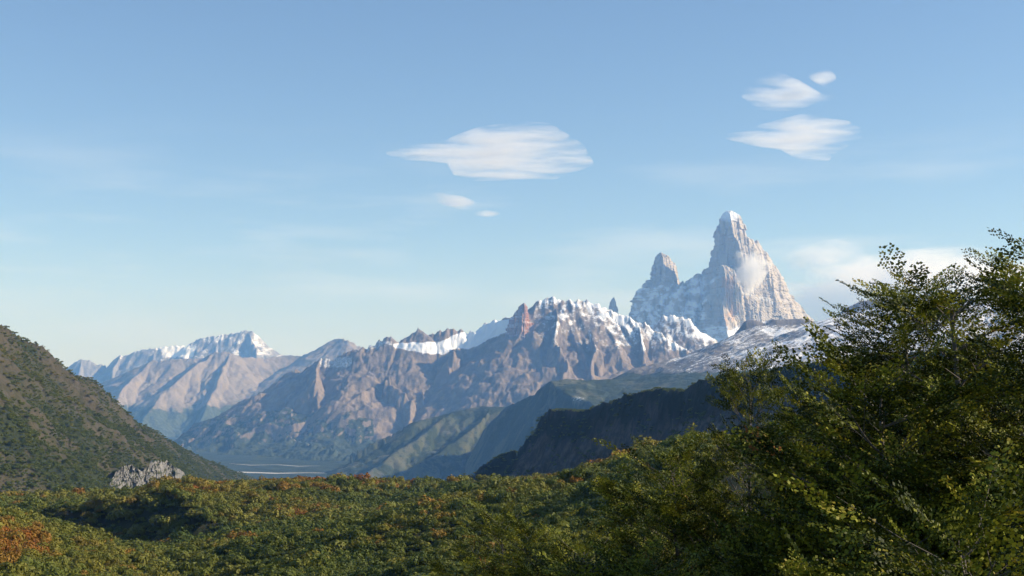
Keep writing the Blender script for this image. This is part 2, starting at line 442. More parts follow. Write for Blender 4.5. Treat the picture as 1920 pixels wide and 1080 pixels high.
SPURS = [((600, 677, 11300), [(592, 712), (600, 760), (613, 800), (620, 832), (620, 880)], [0.3, 0.75, 0.8, 0.8, 0.8], 0.95),
         ((560, 690, 11400), [(545, 730), (520, 770), (490, 810)], 0.5, 0.75),
         ((640, 670, 11250), [(660, 700), (682, 712), (677, 747), (660, 783), (664, 815), (655, 862), (640, 890)], [0.5, 0.25, 0.8, 0.85, 0.85, 0.85, 0.8], 1.0),
         ((740, 640, 11200), [(735, 690), (725, 716), (752, 733), (773, 750), (768, 790), (740, 840)], [0.8, 0.4, 0.6, 0.6, 0.7, 0.6], 0.9),
         ((800, 640, 11150), [(800, 690), (795, 730), (800, 780)], 0.7, 0.95),
         ((857, 650, 11050), [(857, 662), (848, 695), (832, 740), (826, 790), (800, 830)], [0.3, 0.9, 0.8, 0.7, 0.6], 1.0),
         ((903, 645, 10950), [(910, 673), (917, 715), (928, 752), (920, 790)], [0.6, 0.8, 0.7, 0.6], 1.0),
         ((965, 620, 10900), [(958, 655), (950, 690), (955, 730), (960, 775)], 0.75, 1.0),
         ((997, 600, 10900), [(1000, 650), (1003, 690), (1000, 730), (1010, 770)], 0.75, 1.0),
         ((1030, 558, 11050), [(1048, 600), (1040, 640), (1062, 690), (1050, 740)], 0.7, 0.85),
         ((1105, 567, 11050), [(1098, 610), (1120, 650), (1108, 690), (1130, 730)], 0.7, 0.8),
         ((1192, 602, 10950), [(1200, 640), (1205, 680), (1215, 720)], 0.7, 0.9),
         ((1267, 593, 11500), [(1262, 620), (1270, 650)], 0.8, 0.9)]
for a, b, g, k in SPURS: r.append(dict(p=spur(a, b, g), k=(k, k)))
def poly_mask(sx, sy, pts, soft=3.0):
    """soft top and bottom limits of a patch"""
    xs = [p[0] for p in pts]; top = np.interp(sx, xs, [p[1] for p in pts]); bot = np.interp(sx, xs, [p[2] for p in pts])
    return sstep(top - soft, top + soft, sy) * sstep(bot + soft, bot - soft, sy) * (sx > xs[0]) * (sx < xs[-1])
def m_main(P, nrm, sx, sy, D):
    wob = 4 * fbm(sx / 14, sy / 14, 91, 4)
    ice = poly_mask(sx, sy + wob, [(738, 645, 650), (757, 643, 655), (800, 642, 662), (830, 640, 664), (857, 626, 652), (877, 621, 655), (900, 612, 645), (925, 601, 632), (950, 599, 622), (963, 597, 606)])
    line = np.interp(sx, [970, 1000, 1040, 1100, 1200, 1300], [620, 655, 650, 665, 690, 690])
    hi = sstep(line + 35, line - 75, sy) * sstep(985, 1010, sx)
    s = hi * (0.22 + 0.75 * (nrm[:, 2] - 0.6) + 0.22 * nrm[:, 0] + 0.5 * fbm(P[:, 0] / 260, P[:, 2] / 160, 33, 4) + 0.75 * fbm(P[:, 0] / 55, P[:, 2] / 45, 34, 4))
    ridge = np.exp(-D / 120.0) * sstep(1000, 1020, sx) * (0.26 + .3 * sstep(1080, 1150, sx)) * sstep(672, 640, sy)
    left = poly_mask(sx, sy, [(688, 640, 660), (700, 638, 655), (720, 636, 648), (735, 640, 650)]) * 0.45
    left2 = 0.45 * poly_mask(sx, sy, [(600, 670, 690), (650, 668, 690), (660, 668, 685)])
    s = np.clip(np.maximum(np.maximum(s + ridge, ice * 1.4), left + left2), 0, 1.4)
    veg = sstep(790, 860, sy + 30 * fbm(P[:, 0] / 500, P[:, 1] / 500, 8, 4) + 40 * (nrm[:, 2] - .75))
    veg = np.maximum(veg, 0.8 * sstep(740, 800, sy + 25 * fbm(P[:, 0] / 400, P[:, 1] / 400, 9, 4)) * sstep(.66, .8, nrm[:, 2]) * (sx < 700))
    return {'snow': s, 'veg': np.clip(veg, 0, 1)}
massif('main_mountain', r, (330, 1370), (7000, 12300), (620, 370), MASSIF, 'broad brown mountain massif with hanging glacier and snowy right shoulder', (60, 420), (46, 240), (50, 330), m_main, 31, 26, crag=.65)

# ------------------------------------------------------------------ granite towers (lofted cross-sections)
def tower(name_seed, depth, levels, shape, nlev=220, nper=260, amp=26.0, wl=46.0, taper_top=0.5, front=None, crown=6):
    """levels: (py, left px, right px); shape: cross-section corners in unit (x, y), y<0 towards the valley
    returns verts, quads, snow, warm masks"""
    lv = np.array(levels, dtype=float)
    py = np.linspace(lv[0, 0], lv[-1, 0], nlev)
    L = np.interp(py, lv[:, 0], lv[:, 1]); R = np.interp(py, lv[:, 0], lv[:, 2])
    sh = np.array(shape, dtype=float); shc = np.vstack([sh, sh[:1]])
    seg = np.hypot(*(shc[1:] - shc[:-1]).T); cum = np.concatenate([[0], np.cumsum(seg)])
    s = np.linspace(0, cum[-1], nper, endpoint=False)
    ux = np.interp(s, cum, shc[:, 0]); uy = np.interp(s, cum, shc[:, 1])
    jag = np.clip((py - py[0]) / 14, 0, 1) * np.clip((R - L) / 40, .15, 1)
    L = L + jag * (2.4 * perlin(py / 9, py * 0, name_seed + 71) + 1.6 * perlin(py / 3.2, py * 0, name_seed + 72))
    R = R + jag * (2.4 * perlin(py / 9, py * 0 + 5, name_seed + 73) + 1.6 * perlin(py / 3.2, py * 0 + 5, name_seed + 74))
    C = np.array([at(0.5 * (a + b), p, depth) for a, b, p in zip(L, R, py)])
    hw = (R - L) / 2 / F * depth
    dep = hw if front is None else np.interp(py, [f[0] for f in front], [f[1] for f in front])
    sx_ = 0.0
    X = C[:, 0:1] + hw[:, None] * ux[None]
    Y = C[:, 1:2] + dep[:, None] * uy[None]
    Z = np.repeat(C[:, 2:3], nper, 1)
    # outward direction
    nx, ny = ux / (np.hypot(ux, uy) + 1e-6), uy / (np.hypot(ux, uy) + 1e-6)
    per = s[None] * np.maximum(hw[:, None], 60) * 0.9
    per = s[None] * np.full((nlev, 1), np.percentile(hw, 60))
    per = X - C[0, 0] + np.where(uy > .25, 5000.0, 0.0)[None] + 0 * per
    zz = Z
    fade = np.clip(hw / (amp * 2.2), 0.12, 1)[:, None]
    rib = ridged((per + 14 * perlin(per / 90, zz / 120, name_seed)) / wl, zz / (wl * 7), name_seed + 1, 4) - 0.55
    rib2 = ridged(per / (wl * .33), zz / (wl * 1.6), name_seed + 9, 4) - .55
    blk = fbm(per / (wl * 1.6), zz / (wl * 1.3), name_seed + 2, 5)
    def pillars(w, hgt, sd):
        ci = np.floor((per + .35 * w * perlin(per / (w * 3), zz / (w * 6), sd)) / w)
        shift = _hash(ci, ci * 0, sd + 7) / 65536.0 * hgt
        ri = np.floor((zz + shift + .25 * w * perlin(per / w, zz / w, sd + 3)) / hgt)
        return _hash(ci, ri, sd + 11) / 65536.0 - .5
    pil = 1.1 * pillars(wl * 1.9, wl * 8, name_seed + 20) + .6 * pillars(wl * .7, wl * 4.5, name_seed + 21) + .22 * pillars(wl * .3, wl * 1.6, name_seed + 22)
    disp = fade * amp * (0.30 * rib + 0.16 * rib2 + 0.15 * blk + 1.5 * pil)
    X = X + nx[None] * disp; Y = Y + ny[None] * disp
    Z = Z + fade * amp * 0.6 * fbm(per / (wl * .8), zz / wl, name_seed + 4, 4)
    P = np.stack([X, Y, Z], -1).reshape(-1, 3)
    top = P[:nper].mean(0); top[2] += crown
    V = np.vstack([P, top[None]])
    q = grid_quads(nlev, nper, True)
    t = np.stack([np.full(nper, len(P)), (np.arange(nper) + 1) % nper, np.arange(nper)], -1)
    nrm = np.zeros_like(V); G = P.reshape(nlev, nper, 3)
    du = np.roll(G, -1, 1) - np.roll(G, 1, 1); dv = np.gradient(G, axis=0)
    n_ = np.cross(dv, du); n_ /= np.linalg.norm(n_, axis=-1, keepdims=True) + 1e-9
    outw = np.sign((n_[..., :2] * np.stack([np.broadcast_to(nx, (nlev, nper)), np.broadcast_to(ny, (nlev, nper))], -1)).sum(-1))
    n_ *= outw[..., None]
    nrm[:-1] = n_.reshape(-1, 3); nrm[-1] = (0, 0, 1)
    return V, q, t, nrm

def join_parts(name, parts, mat, label, snow_fn, warm_fn=None):
    V = []; Q = []; T = []; NR = []; off = 0
    for (v, q, t, n) in parts:
        V.append(v); Q.append(q + off); T.append(t + off); NR.append(n); off += len(v)
    V = np.vstack(V); NR = np.vstack(NR)
    sx, sy = project(V)
    at_ = {'snow': np.clip(snow_fn(V, NR, sx, sy), 0, 1.4), 'veg': np.clip(warm_fn(V, NR, sx, sy), 0, 1) if warm_fn else np.zeros(len(V))}
    o = obj(name, mesh_np(name, V, np.vstack(Q), np.vstack(T), smooth=False, mat=mat, attrs=at_))
    tag(o, label, 'peak', kind='structure')
    return o

SH = [(-1, .12), (-.12, -1), (.5, -.72), (1, .0), (.6, .75), (-.5, .75)]
DF = 14000
big = tower(101, DF, [(396, 1362, 1374), (399, 1358, 1381), (404, 1355, 1385), (410, 1351, 1388), (421, 1346, 1394), (434, 1341, 1400), (448, 1338, 1408), (457, 1337, 1420), (466, 1335, 1428), (475, 1332, 1438),
     (488, 1329, 1446), (499, 1325, 1453), (515, 1318, 1464), (534, 1308, 1475), (551, 1300, 1481), (560, 1296, 1492), (572, 1292, 1504), (588, 1287, 1513), (600, 1282, 1525), (660, 1265, 1560), (720, 1240, 1600)],
     SH, 260, 290, 24, 44, front=[(396, 45), (430, 215), (475, 340), (520, 430), (600, 580), (720, 820)])
buttress = tower(131, DF - 400, [(498, 1352, 1362), (503, 1346, 1372), (515, 1341, 1382), (530, 1337, 1390), (548, 1334, 1398), (562, 1322, 1404), (590, 1312, 1412), (620, 1306, 1420), (680, 1296, 1440)],
     [(-1, .1), (-.75, -.5), (-.3, -1), (.5, -.9), (1, 0), (.6, .9), (-.5, .9)], 170, 200, 18, 38, front=[(498, 30), (530, 170), (600, 260), (680, 380)])
pinnacle = tower(141, DF + 60, [(451, 1417, 1421), (456, 1414, 1424), (470, 1408, 1432), (490, 1400, 1440)], SH, 60, 80, 6, 25)
col_ridge = tower(151, DF + 90, [(514, 1304, 1312), (519, 1297, 1325), (528, 1287, 1340), (540, 1277, 1350), (560, 1262, 1360), (600, 1230, 1370), (680, 1190, 1390)], SH, 130, 200, 20, 70, front=[(514, 40), (540, 160), (600, 420), (680, 700)])
apron = tower(171, DF - 620, [(572, 1352, 1356), (580, 1345, 1364), (600, 1336, 1380), (630, 1322, 1400), (690, 1290, 1450)], SH, 110, 170, 22, 60, front=[(572, 20), (630, 260), (690, 420)])
def s_big(V, n, sx, sy):
    f = fbm(V[:, 0] / 70, V[:, 2] / 70, 51, 5)
    s = 0.42 * sstep(.55, .9, n[:, 2] + .35 * f)
    s = np.maximum(s, 0.9 * sstep(428, 402, sy + 10 * f) * sstep(1345, 1356, sx) * sstep(1392, 1380, sx) * (0.75 + .5 * n[:, 2] + .6 * f))
    s = np.maximum(s, sstep(600, 625, sy + 14 * f) * (0.5 + .9 * f + .5 * n[:, 2]) * (sx < 1420))
    s = np.maximum(s, sstep(1335, 1318, sx) * sstep(512, 524, sy) * (.36 + 1.05 * f + .35 * n[:, 2]))
    s = np.maximum(s, 0.8 * np.exp(-((sx - 1336) / 9) ** 2 - ((sy - 527 + (sx - 1336) * .7) / 5) ** 2))
    s = np.maximum(s, 0.75 * np.exp(-((sy - 548 - (sx - 1395) * .35) / 5) ** 2) * (sx > 1390) * (sx < 1450) * (.7 + f))
    return s
def w_big(V, n, sx, sy):
    f = fbm(V[:, 0] / 60, V[:, 2] / 260, 57, 4)
    return 0.75 * np.exp(-((sx - 1368 - (sy - 540) * .08) / 14) ** 2) * sstep(500, 530, sy) * sstep(625, 590, sy) * (.8 + f) + .35 * sstep(0.05, .5, f)
join_parts('granite_peak', [big, buttress, pinnacle, col_ridge, apron], GRANITE, 'tallest pale granite tower with a snow-dusted summit and cloud on its right face', s_big, w_big)
poin = tower(201, DF + 350, [(474, 1237, 1242), (478, 1234, 1249), (484, 1230, 1256), (490, 1226, 1262), (499, 1222, 1268), (513, 1219, 1273), (525, 1216, 1277), (534, 1207, 1281), (545, 1198, 1287), (556, 1190, 1294), (572, 1184, 1300), (588, 1179, 1306), (640, 1165, 1330), (700, 1140, 1350)],
     SH, 240, 260, 20, 40, front=[(474, 30), (500, 140), (530, 230), (560, 340), (640, 520), (700, 640)])
pf = tower(211, DF + 60, [(527, 1279, 1281), (532, 1276, 1284), (545, 1262, 1290), (560, 1246, 1298), (590, 1226, 1310), (650, 1195, 1340)], SH, 110, 150, 16, 50, front=[(527, 15), (560, 170), (650, 420)])
pg = tower(221, DF - 250, [(570, 1214, 1219), (576, 1207, 1226), (590, 1196, 1238), (620, 1180, 1262), (680, 1150, 1290)], SH, 110, 170, 24, 50, front=[(570, 20), (600, 180), (680, 420)])
def s_poin(V, n, sx, sy):
    f = fbm(V[:, 0] / 70, V[:, 2] / 70, 61, 5)
    s = 0.42 * sstep(.55, .9, n[:, 2] + .3 * f)
    s = np.maximum(s, sstep(528, 545, sy + 8 * f) * (.34 + 1.1 * f + .35 * n[:, 2]))
    return np.maximum(s, .9 * np.exp(-((sx - 1245) / 10) ** 2 - ((sy - 557 + (sx - 1245) * .6) / 6) ** 2))
join_parts('granite_peak', [poin, pf, pg], GRANITE, 'second granite tower left of the tallest one, blunt rounded top', s_poin, lambda V, n, sx, sy: .35 * sstep(0, .5, fbm(V[:, 0] / 60, V[:, 2] / 260, 58, 4)))
needle = tower(231, DF + 200, [(558, 1149, 1151.5), (561, 1147, 1153), (567, 1144, 1155.5), (576, 1142, 1157.5), (586, 1141, 1159), (620, 1134, 1170)], SH, 90, 90, 5, 18)
join_parts('rock_needle', [needle], GRANITE, 'small lone granite needle poking up behind the snowy shoulder', lambda V, n, sx, sy: np.zeros(len(V)))
RED = terrain_mat('red_spire_rock', (0.33, 0.20, 0.155), (0.24, 0.175, 0.16), (0.40, 0.25, 0.19), (0.40, 0.2, 0.13), 50, stretch=0.15)
rs = tower(241, 10880, [(569, 981, 984), (574, 976, 988), (580, 971, 990), (590, 963, 993), (600, 957, 996), (615, 950, 1000), (630, 946, 1003), (650, 942, 1008), (690, 936, 1014)], [(-1, .2), (-.4, -.6), (.15, -1), (.6, -.6), (1, 0), (.4, .8), (-.5, .8)], 170, 180, 15, 36, front=[(569, 12), (600, 90), (650, 190), (690, 260)])
join_parts('red_spire', [rs], RED, 'reddish pointed rock spire at the right end of the glacier', lambda V, n, sx, sy: .5 * sstep(.35, .7, n[:, 2]) , lambda V, n, sx, sy: .7 * sstep(978, 990, sx))

# ------------------------------------------------------------------ grey snow-dusted slope
r = [dict(p=trace([(1090, 740, 7000), (1137, 714, 7050), (1192, 689, 7150), (1246, 677, 7200), (1300, 662, 7250), (1337, 654, 7300), (1362, 637, 7350), (1385, 620, 7400), (1420, 612, 7450), (1470, 606, 7500), (1529, 602, 7500), (1558, 601, 7400), (1587, 585, 7350), (1650, 578, 7300), (1800, 560, 7200), (2000, 540, 7100)]), k=(0.30, 0.5)),
     dict(p=trace([(1390, 612, 7480), (1396, 599, 7480), (1408, 597, 7480), (1420, 599, 7480), (1434, 602, 7480), (1448, 597, 7480), (1475, 596, 7480), (1500, 594, 7480), (1515, 596, 7480), (1530, 603, 7480)]), k=(2.2, 1.2)),
     dict(p=trace([(1585, 586, 7360), (1593, 573, 7360), (1617, 564, 7360), (1650, 560, 7360), (1750, 550, 7360)]), k=(1.0, 1.0))]
def m_mor(P, nrm, sx, sy, D):
    u = P[:, 0] * .8 + P[:, 1] * .55; v = P[:, 1] * .8 - P[:, 0] * .55
    wx = 40 * fbm(P[:, 0] / 160, P[:, 1] / 160, 70, 4)
    st = ridged((u + wx) / 260, (v + wx) / 34, 71, 3)
    s = 0.24 + 0.7 * (st - .45) + .4 * fbm(P[:, 0] / 260, P[:, 1] / 200, 72, 4) + 0.16 * sstep(1300, 1560, sx)
    s = s * sstep(1150, 1290, sx + 25 * fbm(P[:, 0] / 90, P[:, 1] / 90, 73, 3)) * sstep(712, 690, sy)
    s = np.where(nrm[:, 2] < .72, s * .1, s)
    veg = sstep(690, 708, sy + 8 * fbm(P[:, 0] / 120, P[:, 1] / 120, 74, 4))
    return {'snow': np.clip(s, 0, .95), 'veg': veg}
massif('moraine_hill', r, (1040, 2100), (5900, 8200), (390, 190), MORAINE, 'smooth grey scree slope streaked with wind-blown snow below the towers', (30, 300), (7, 60), (9, 130), m_mor, 41)

# ------------------------------------------------------------------ blue-green middle hills
r = [dict(p=trace([(560, 900, 7000), (610, 887, 7100), (667, 850, 7250), (713, 823, 7350), (773, 793, 7450), (847, 770, 7500), (910, 762, 7500), (960, 762, 7500), (1040, 765, 7500)]), k=(0.42, 0.6)),
     dict(p=spur((847, 770, 7500), [(800, 810), (740, 850), (690, 885)], 0.4), k=(0.5, 0.5)),
     dict(p=spur((930, 762, 7500), [(890, 800), (840, 840), (790, 870)], 0.4), k=(0.5, 0.5))]
def m_hill(P, nrm, sx, sy, D):
    f = fbm(P[:, 0] / 130, P[:, 1] / 130, 77, 5)
    return {'veg': np.clip(.55 + .9 * f, 0, 1)}
massif('lower_hill', r, (480, 1100), (5600, 8300), (260, 170), HILL, 'hazy green hill running down to the valley floor below the brown massif', (60, 300), (26, 160), (9, 100), m_hill, 51)
r = [dict(p=trace([(840, 905, 7000), (877, 867, 6950), (910, 800, 6850), (953, 761, 6700), (1000, 737, 6500), (1030, 715, 6300)]), k=(1.7, 0.7)),
     dict(p=trace([(1030, 715, 6300), (1063, 711, 6335), (1113, 712, 6370), (1200, 708, 6380), (1300, 700, 6200), (1450, 690, 6200), (1700, 670, 6200), (1900, 660, 6200)]), k=(0.24, 0.5), cap=9.0),
     ]
def m_hill2(P, nrm, sx, sy, D):
    f = fbm(P[:, 0] / 130, P[:, 1] / 130, 79, 5)
    rock = np.exp(-((sx - 1083) / 16) ** 2 - ((sy - 748) / 6) ** 2)
    return {'veg': np.clip(.65 + .9 * f - 1.2 * rock, 0, 1), 'snow': .55 * rock}
massif('shaded_hill', r, (680, 1750), (4700, 7700), (340, 220), HILL, 'blue shaded hill with a flat green top behind the dark cliff', (40, 300), (14, 150), (8, 90), m_hill2, 61)

# ------------------------------------------------------------------ dark cliff
CR = [(820, 925, 2160), (854, 900, 2120), (885, 887, 2080), (914, 867, 2040), (943, 846, 2000), (968, 845, 1980), (981, 828, 1960), (994, 806, 1930), (1007, 783, 1910), (1030, 766, 1870), (1052, 768, 1850), (1088, 770, 1800), (1120, 758, 1760), (1162, 746, 1710), (1175, 737, 1690), (1223, 729, 1640), (1240, 729, 1620), (1272, 734, 1580),
      (1298, 720, 1550), (1324, 710, 1520), (1349, 702, 1490), (1385, 702, 1450), (1450, 690, 1400), (1600, 670, 1300), (1800, 650, 1200)]
CLIFF_CREST = trace(CR)
r = [dict(p=CLIFF_CREST, k=(0.55, 0.25), steep=(1.9, 42.0))]
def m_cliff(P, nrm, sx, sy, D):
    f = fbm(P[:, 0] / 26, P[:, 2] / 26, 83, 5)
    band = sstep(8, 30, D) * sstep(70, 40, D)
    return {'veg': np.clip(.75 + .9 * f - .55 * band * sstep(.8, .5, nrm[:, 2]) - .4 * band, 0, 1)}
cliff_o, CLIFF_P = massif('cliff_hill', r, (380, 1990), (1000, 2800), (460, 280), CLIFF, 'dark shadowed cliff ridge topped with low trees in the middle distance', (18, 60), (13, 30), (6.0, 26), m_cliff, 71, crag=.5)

# ------------------------------------------------------------------ left hillside
LR = [(-600, 150, 1500), (-300, 380, 1750), (-100, 535, 1900), (0, 603, 2000), (20, 617, 2030), (43, 634, 2060), (73, 651, 2100), (100, 671, 2150), (133, 694, 2230), (143, 704, 2260), (173, 716, 2350), (190, 741, 2420), (207, 761, 2480), (233, 778, 2560), (267, 799, 2680), (300, 818, 2800), (333, 838, 2920), (367, 851, 3050), (417, 874, 3300), (467, 894, 3600), (520, 915, 3900)]
r = [dict(p=trace(LR), k=(0.84, 0.6))]
def m_left(P, nrm, sx, sy, D):
    f = fbm(P[:, 0] / 70, P[:, 1] / 110, 85, 5)
    g = fbm((P[:, 0] * .4 + P[:, 2]) / 40, (P[:, 1]) / 200, 86, 4)
    return {'veg': np.clip(.28 + .0025 * (sy - 760) + 1.0 * f + .4 * g, 0, 1)}
left_o, LEFT_P = massif('left_hill', r, (-300, 800), (700, 4600), (340, 350), SLOPE, 'steep brown and green hillside rising on the left', (22, 160), (16, 60), (7, 60), m_left, 81, 0, 1.3)

# ------------------------------------------------------------------ rock outcrop on the left hillside
def surf_depth(P, nc, px, py):
    """nearest vertex of a terrain seen at a photo pixel, foremost first"""
    sx, sy = project(P)
    m = (np.abs(sx - px) < 4) & (np.abs(sy - py) < 4)
    return P[m][np.argmin(P[m][:, 1])] if m.any() else at(px, py, 1500)
def outcrop_mesh():
    nu, nv = 240, 46
    us = np.linspace(205, 356, nu); vs_ = np.linspace(0, 1, nv)
    top = np.interp(us, [205, 216, 225, 240, 256, 264, 272, 283, 300, 318, 326, 334, 345, 356], [908, 888, 878, 869, 876, 884, 880, 866, 863, 866, 876, 878, 886, 902]) + 3 * perlin(us / 5, us * 0, 3) + 2 * perlin(us / 2, us * 0, 4)
    bot = np.interp(us, [205, 230, 250, 290, 320, 356], [911, 918, 918, 914, 910, 908])
    base = np.array([min(surf_depth(LEFT_P, 0, u_, yy)[1] for yy in (874, 890, 906)) - 16 for u_ in np.linspace(205, 356, 12)])
    dep_ = np.interp(us, np.linspace(205, 356, 12), base)
    P = []
    for j, v in enumerate(vs_):
        py = bot + (top - bot) * min(1, v / .8)
        back = 0 if v < .8 else (v - .8) / .2
        ci = np.floor((us + 2 * perlin(us / 6, us * 0 + v * 3, 8)) / 4.2); ri = np.floor(v * 5 + _hash(ci, ci * 0, 5) / 65536.0 * 2)
        blk = _hash(ci, ri, 9) / 65536.0
        c2 = np.floor((us + perlin(us / 3, us * 0 + v * 9, 9)) / 1.5); b2 = _hash(c2, np.floor(v * 14 + c2 % 3), 10) / 65536.0
        off = 9 * blk + 3.5 * b2 + 5 * fbm(us / 12, us * 0 + v * 3, 12, 4)
        d_ = dep_ + 14 * v - off + 40 * back
        for i in range(nu):
            q = at(us[i], py[i], d_[i]); q[2] -= 26 * back ** 1.4
            P.append(q)
    P = np.array(P)
    nrm = vnormals(P, nv, nu)
    return P, grid_quads(nv, nu), np.zeros((0, 3), int), nrm
oo = join_parts('rock_outcrop', [outcrop_mesh()], OUTCROP, 'pale grey broken rock outcrop at the foot of the left hillside', lambda V, n, sx, sy: np.zeros(len(V)),
           lambda V, n, sx, sy: np.clip(.9 * sstep(.5, .8, n[:, 2]) + .28 + .85 * fbm(sx / 9, sy / 9, 44, 4), 0, 1))
oo['category'] = 'rock'

# ------------------------------------------------------------------ near forested ground
ctrl = [ # photo x, photo y of the canopy, distance
    (33, 945, 660), (67, 935, 690), (133, 925, 720), (213, 922, 730), (263, 920, 700), (283, 902, 660), (333, 894, 650), (393, 894, 650), (433, 910, 660), (467, 918, 690), (533, 894, 800), (575, 893, 800), (617, 893, 790), (647, 903, 740), (703, 915, 730), (733, 918, 730), (773, 901, 760), (820, 899, 760),
    (853, 904, 740), (893, 916, 690), (953, 921, 640), (1007, 923, 580), (1033, 904, 540), (1093, 884, 480), (1143, 866, 430), (1177, 859, 390),
    (60, 975, 600), (150, 1000, 575), (240, 1012, 560), (345, 985, 575), (400, 945, 585),
    (267, 1018, 545), (333, 1008, 550), (420, 985, 540), (300, 1045, 400), (500, 960, 520), (600, 950, 560), (560, 990, 450), (700, 960, 560), (650, 930, 660), (780, 950, 600), (850, 950, 520), (950, 955, 430), (720, 1000, 400), (850, 1020, 300),
    (300, 1080, 260), (480, 1080, 255), (650, 1080, 240), (150, 1050, 290), (900, 1080, 170), (1000, 1000, 240), (1050, 950, 320), (1120, 920, 320), (1100, 1080, 95), (1180, 990, 150),
    (0, 948, 330), (20, 953, 330), (50, 964, 335), (83, 984, 340), (117, 995, 350), (180, 1003, 380), (0, 1010, 270), (0, 1080, 210), (-150, 890, 320), (-150, 1020, 220), (-300, 820, 330), (-300, 1000, 180), (-200, 930, 620), (-60, 940, 600)]
cp = np.array([at(*c) for c in ctrl]); cp[:, 2] -= 3.5
far = [(-900, 1300, -190), (-500, 1250, -175), (-200, 1250, -150), (0, 1250, -140), (250, 1100, -100), (-350, 900, -70), (-100, 950, -75), (150, 850, -45), (400, 900, -30), (300, 600, -8), (200, 400, -4), (500, 1300, -90),
       (0, 0, -1.75), (2, 6, -3.3), (-4, 8, -4.2), (5, 14, -4.9), (9, 20, -4.6), (14, 30, -1.0), (3, 25, -6.5), (-3, 30, -8), (8, 40, -5), (2, 60, -10.0), (-12, 40, -10), (-15, 80, -17), (12, 80, -7), (30, 100, -5), (0, 120, -16), (60, 200, -6), (100, 300, -6), (-50, 100, -22), (-90, 120, -20), (0, -40, 8), (30, -20, 10), (-60, -20, -6), (-200, 60, -14), (50, 30, 4), (80, 100, 2), (-10, 15, -7)]
cp = np.vstack([cp, np.array(far, dtype=float)])
# thin-plate spline in (azimuth-ish, log distance) coordinates
def tcoord(x, y):
    r = np.hypot(x, y + 25) + 8.0
    return np.stack([np.arctan2(x, y + 25) * 1.6, np.log(r)], -1)
tc = tcoord(cp[:, 0], cp[:, 1])
def tps_k(a, b):
    d2 = ((a[:, None] - b[None]) ** 2).sum(-1)
    return d2 * np.log(d2 + 1e-9) * .5
K = tps_k(tc, tc) + np.eye(len(tc)) * 2e-4
Pm = np.hstack([np.ones((len(tc), 1)), tc])
Amat = np.block([[K, Pm], [Pm.T, np.zeros((3, 3))]])
# heights are relative to distance so that near ground stays fine
gscale = np.hypot(cp[:, 0], cp[:, 1]) + 25
wts = np.linalg.solve(Amat, np.concatenate([cp[:, 2] / gscale, np.zeros(3)]))
NEAR_RIDGES = [(np.array([at(*p) for p in q]), kr, kl) for q, kr, kl in (   # crest, slope right of travel, slope left of travel
    ([(505, 1085, 250), (540, 1052, 275), (583, 1026, 300), (610, 1020, 330)], .14, .8),
    ([(780, 1032, 265), (830, 1002, 290), (880, 986, 330)], .14, .8),
    ([(690, 943, 600), (740, 932, 620), (790, 922, 650)], .14, .6),
    ([(60, 952, 640), (120, 937, 620), (200, 926, 605), (258, 919, 600), (285, 904, 597), (320, 893, 590), (352, 925, 570), (378, 960, 556), (392, 1000, 545)], 1.15, .32),
    ([(-40, 935, 330), (20, 953, 325), (60, 966, 330), (120, 995, 345)], .3, .4),
    ([(505, 906, 660), (540, 893, 680), (600, 891, 700), (640, 906, 720)], .16, .3),
    ([(640, 1000, 380), (700, 968, 430), (790, 960, 480)], .14, .6),
    ([(880, 985, 330), (960, 950, 400), (1010, 924, 520), (1090, 884, 470), (1180, 856, 380)], .2, .5))]
def ground_z(x, y):
    x = np.asarray(x, float); y = np.asarray(y, float)
    out = np.empty(x.shape)
    for i in range(0, len(x), 20000):
        t = tcoord(x[i:i + 20000], y[i:i + 20000])
        out[i:i + 20000] = tps_k(t, tc) @ wts[:len(tc)] + wts[len(tc)] + t @ wts[len(tc) + 1:]
    out = out * (np.hypot(x, y) + 25)
    for rp, kr, kl in NEAR_RIDGES:
        for a, b in zip(rp[:-1], rp[1:]):
            e = (b - a)[:2]; L2 = (e ** 2).sum()
            t = np.clip(((x - a[0]) * e[0] + (y - a[1]) * e[1]) / L2, 0, 1)
            dx, dy = x - a[0] - t * e[0], y - a[1] - t * e[1]
            side = (dx * e[1] - dy * e[0]) > 0
            out = np.maximum(out, a[2] - 3.5 + t * (b[2] - a[2]) - np.hypot(dx, dy) * np.where(side, kr, kl))
    dd = np.hypot(x, y)
    out = out + np.clip(dd / 200, 0, 1) * (1 - .8 * sstep(470, 590, dd)) * (2.2 * fbm(x / 38, y / 38, 131, 4) + 5.0 * fbm(x / 95, y / 95, 132, 2))
    return np.maximum(out, ZV + 3)
nc, nr = 220, 220
ang = np.linspace(-0.75, 0.85, nc)
rad = 3.0 * (1500 / 3.0) ** np.linspace(0, 1, nr)
AA, RR = np.meshgrid(ang, rad)
gx, gy = (np.sin(AA) * RR).ravel(), (np.cos(AA) * RR - 2).ravel()
gz = ground_z(gx, gy)
gP = np.stack([gx, gy, gz], -1)
g = obj('forest_ground', mesh_np('forest_ground', gP, grid_quads(nr, nc), mat=SOIL, attrs={'snow': np.zeros(len(gP)), 'veg': np.full(len(gP), .5)}))
tag(g, 'rolling ground under the foreground forest', 'ground', kind='structure')

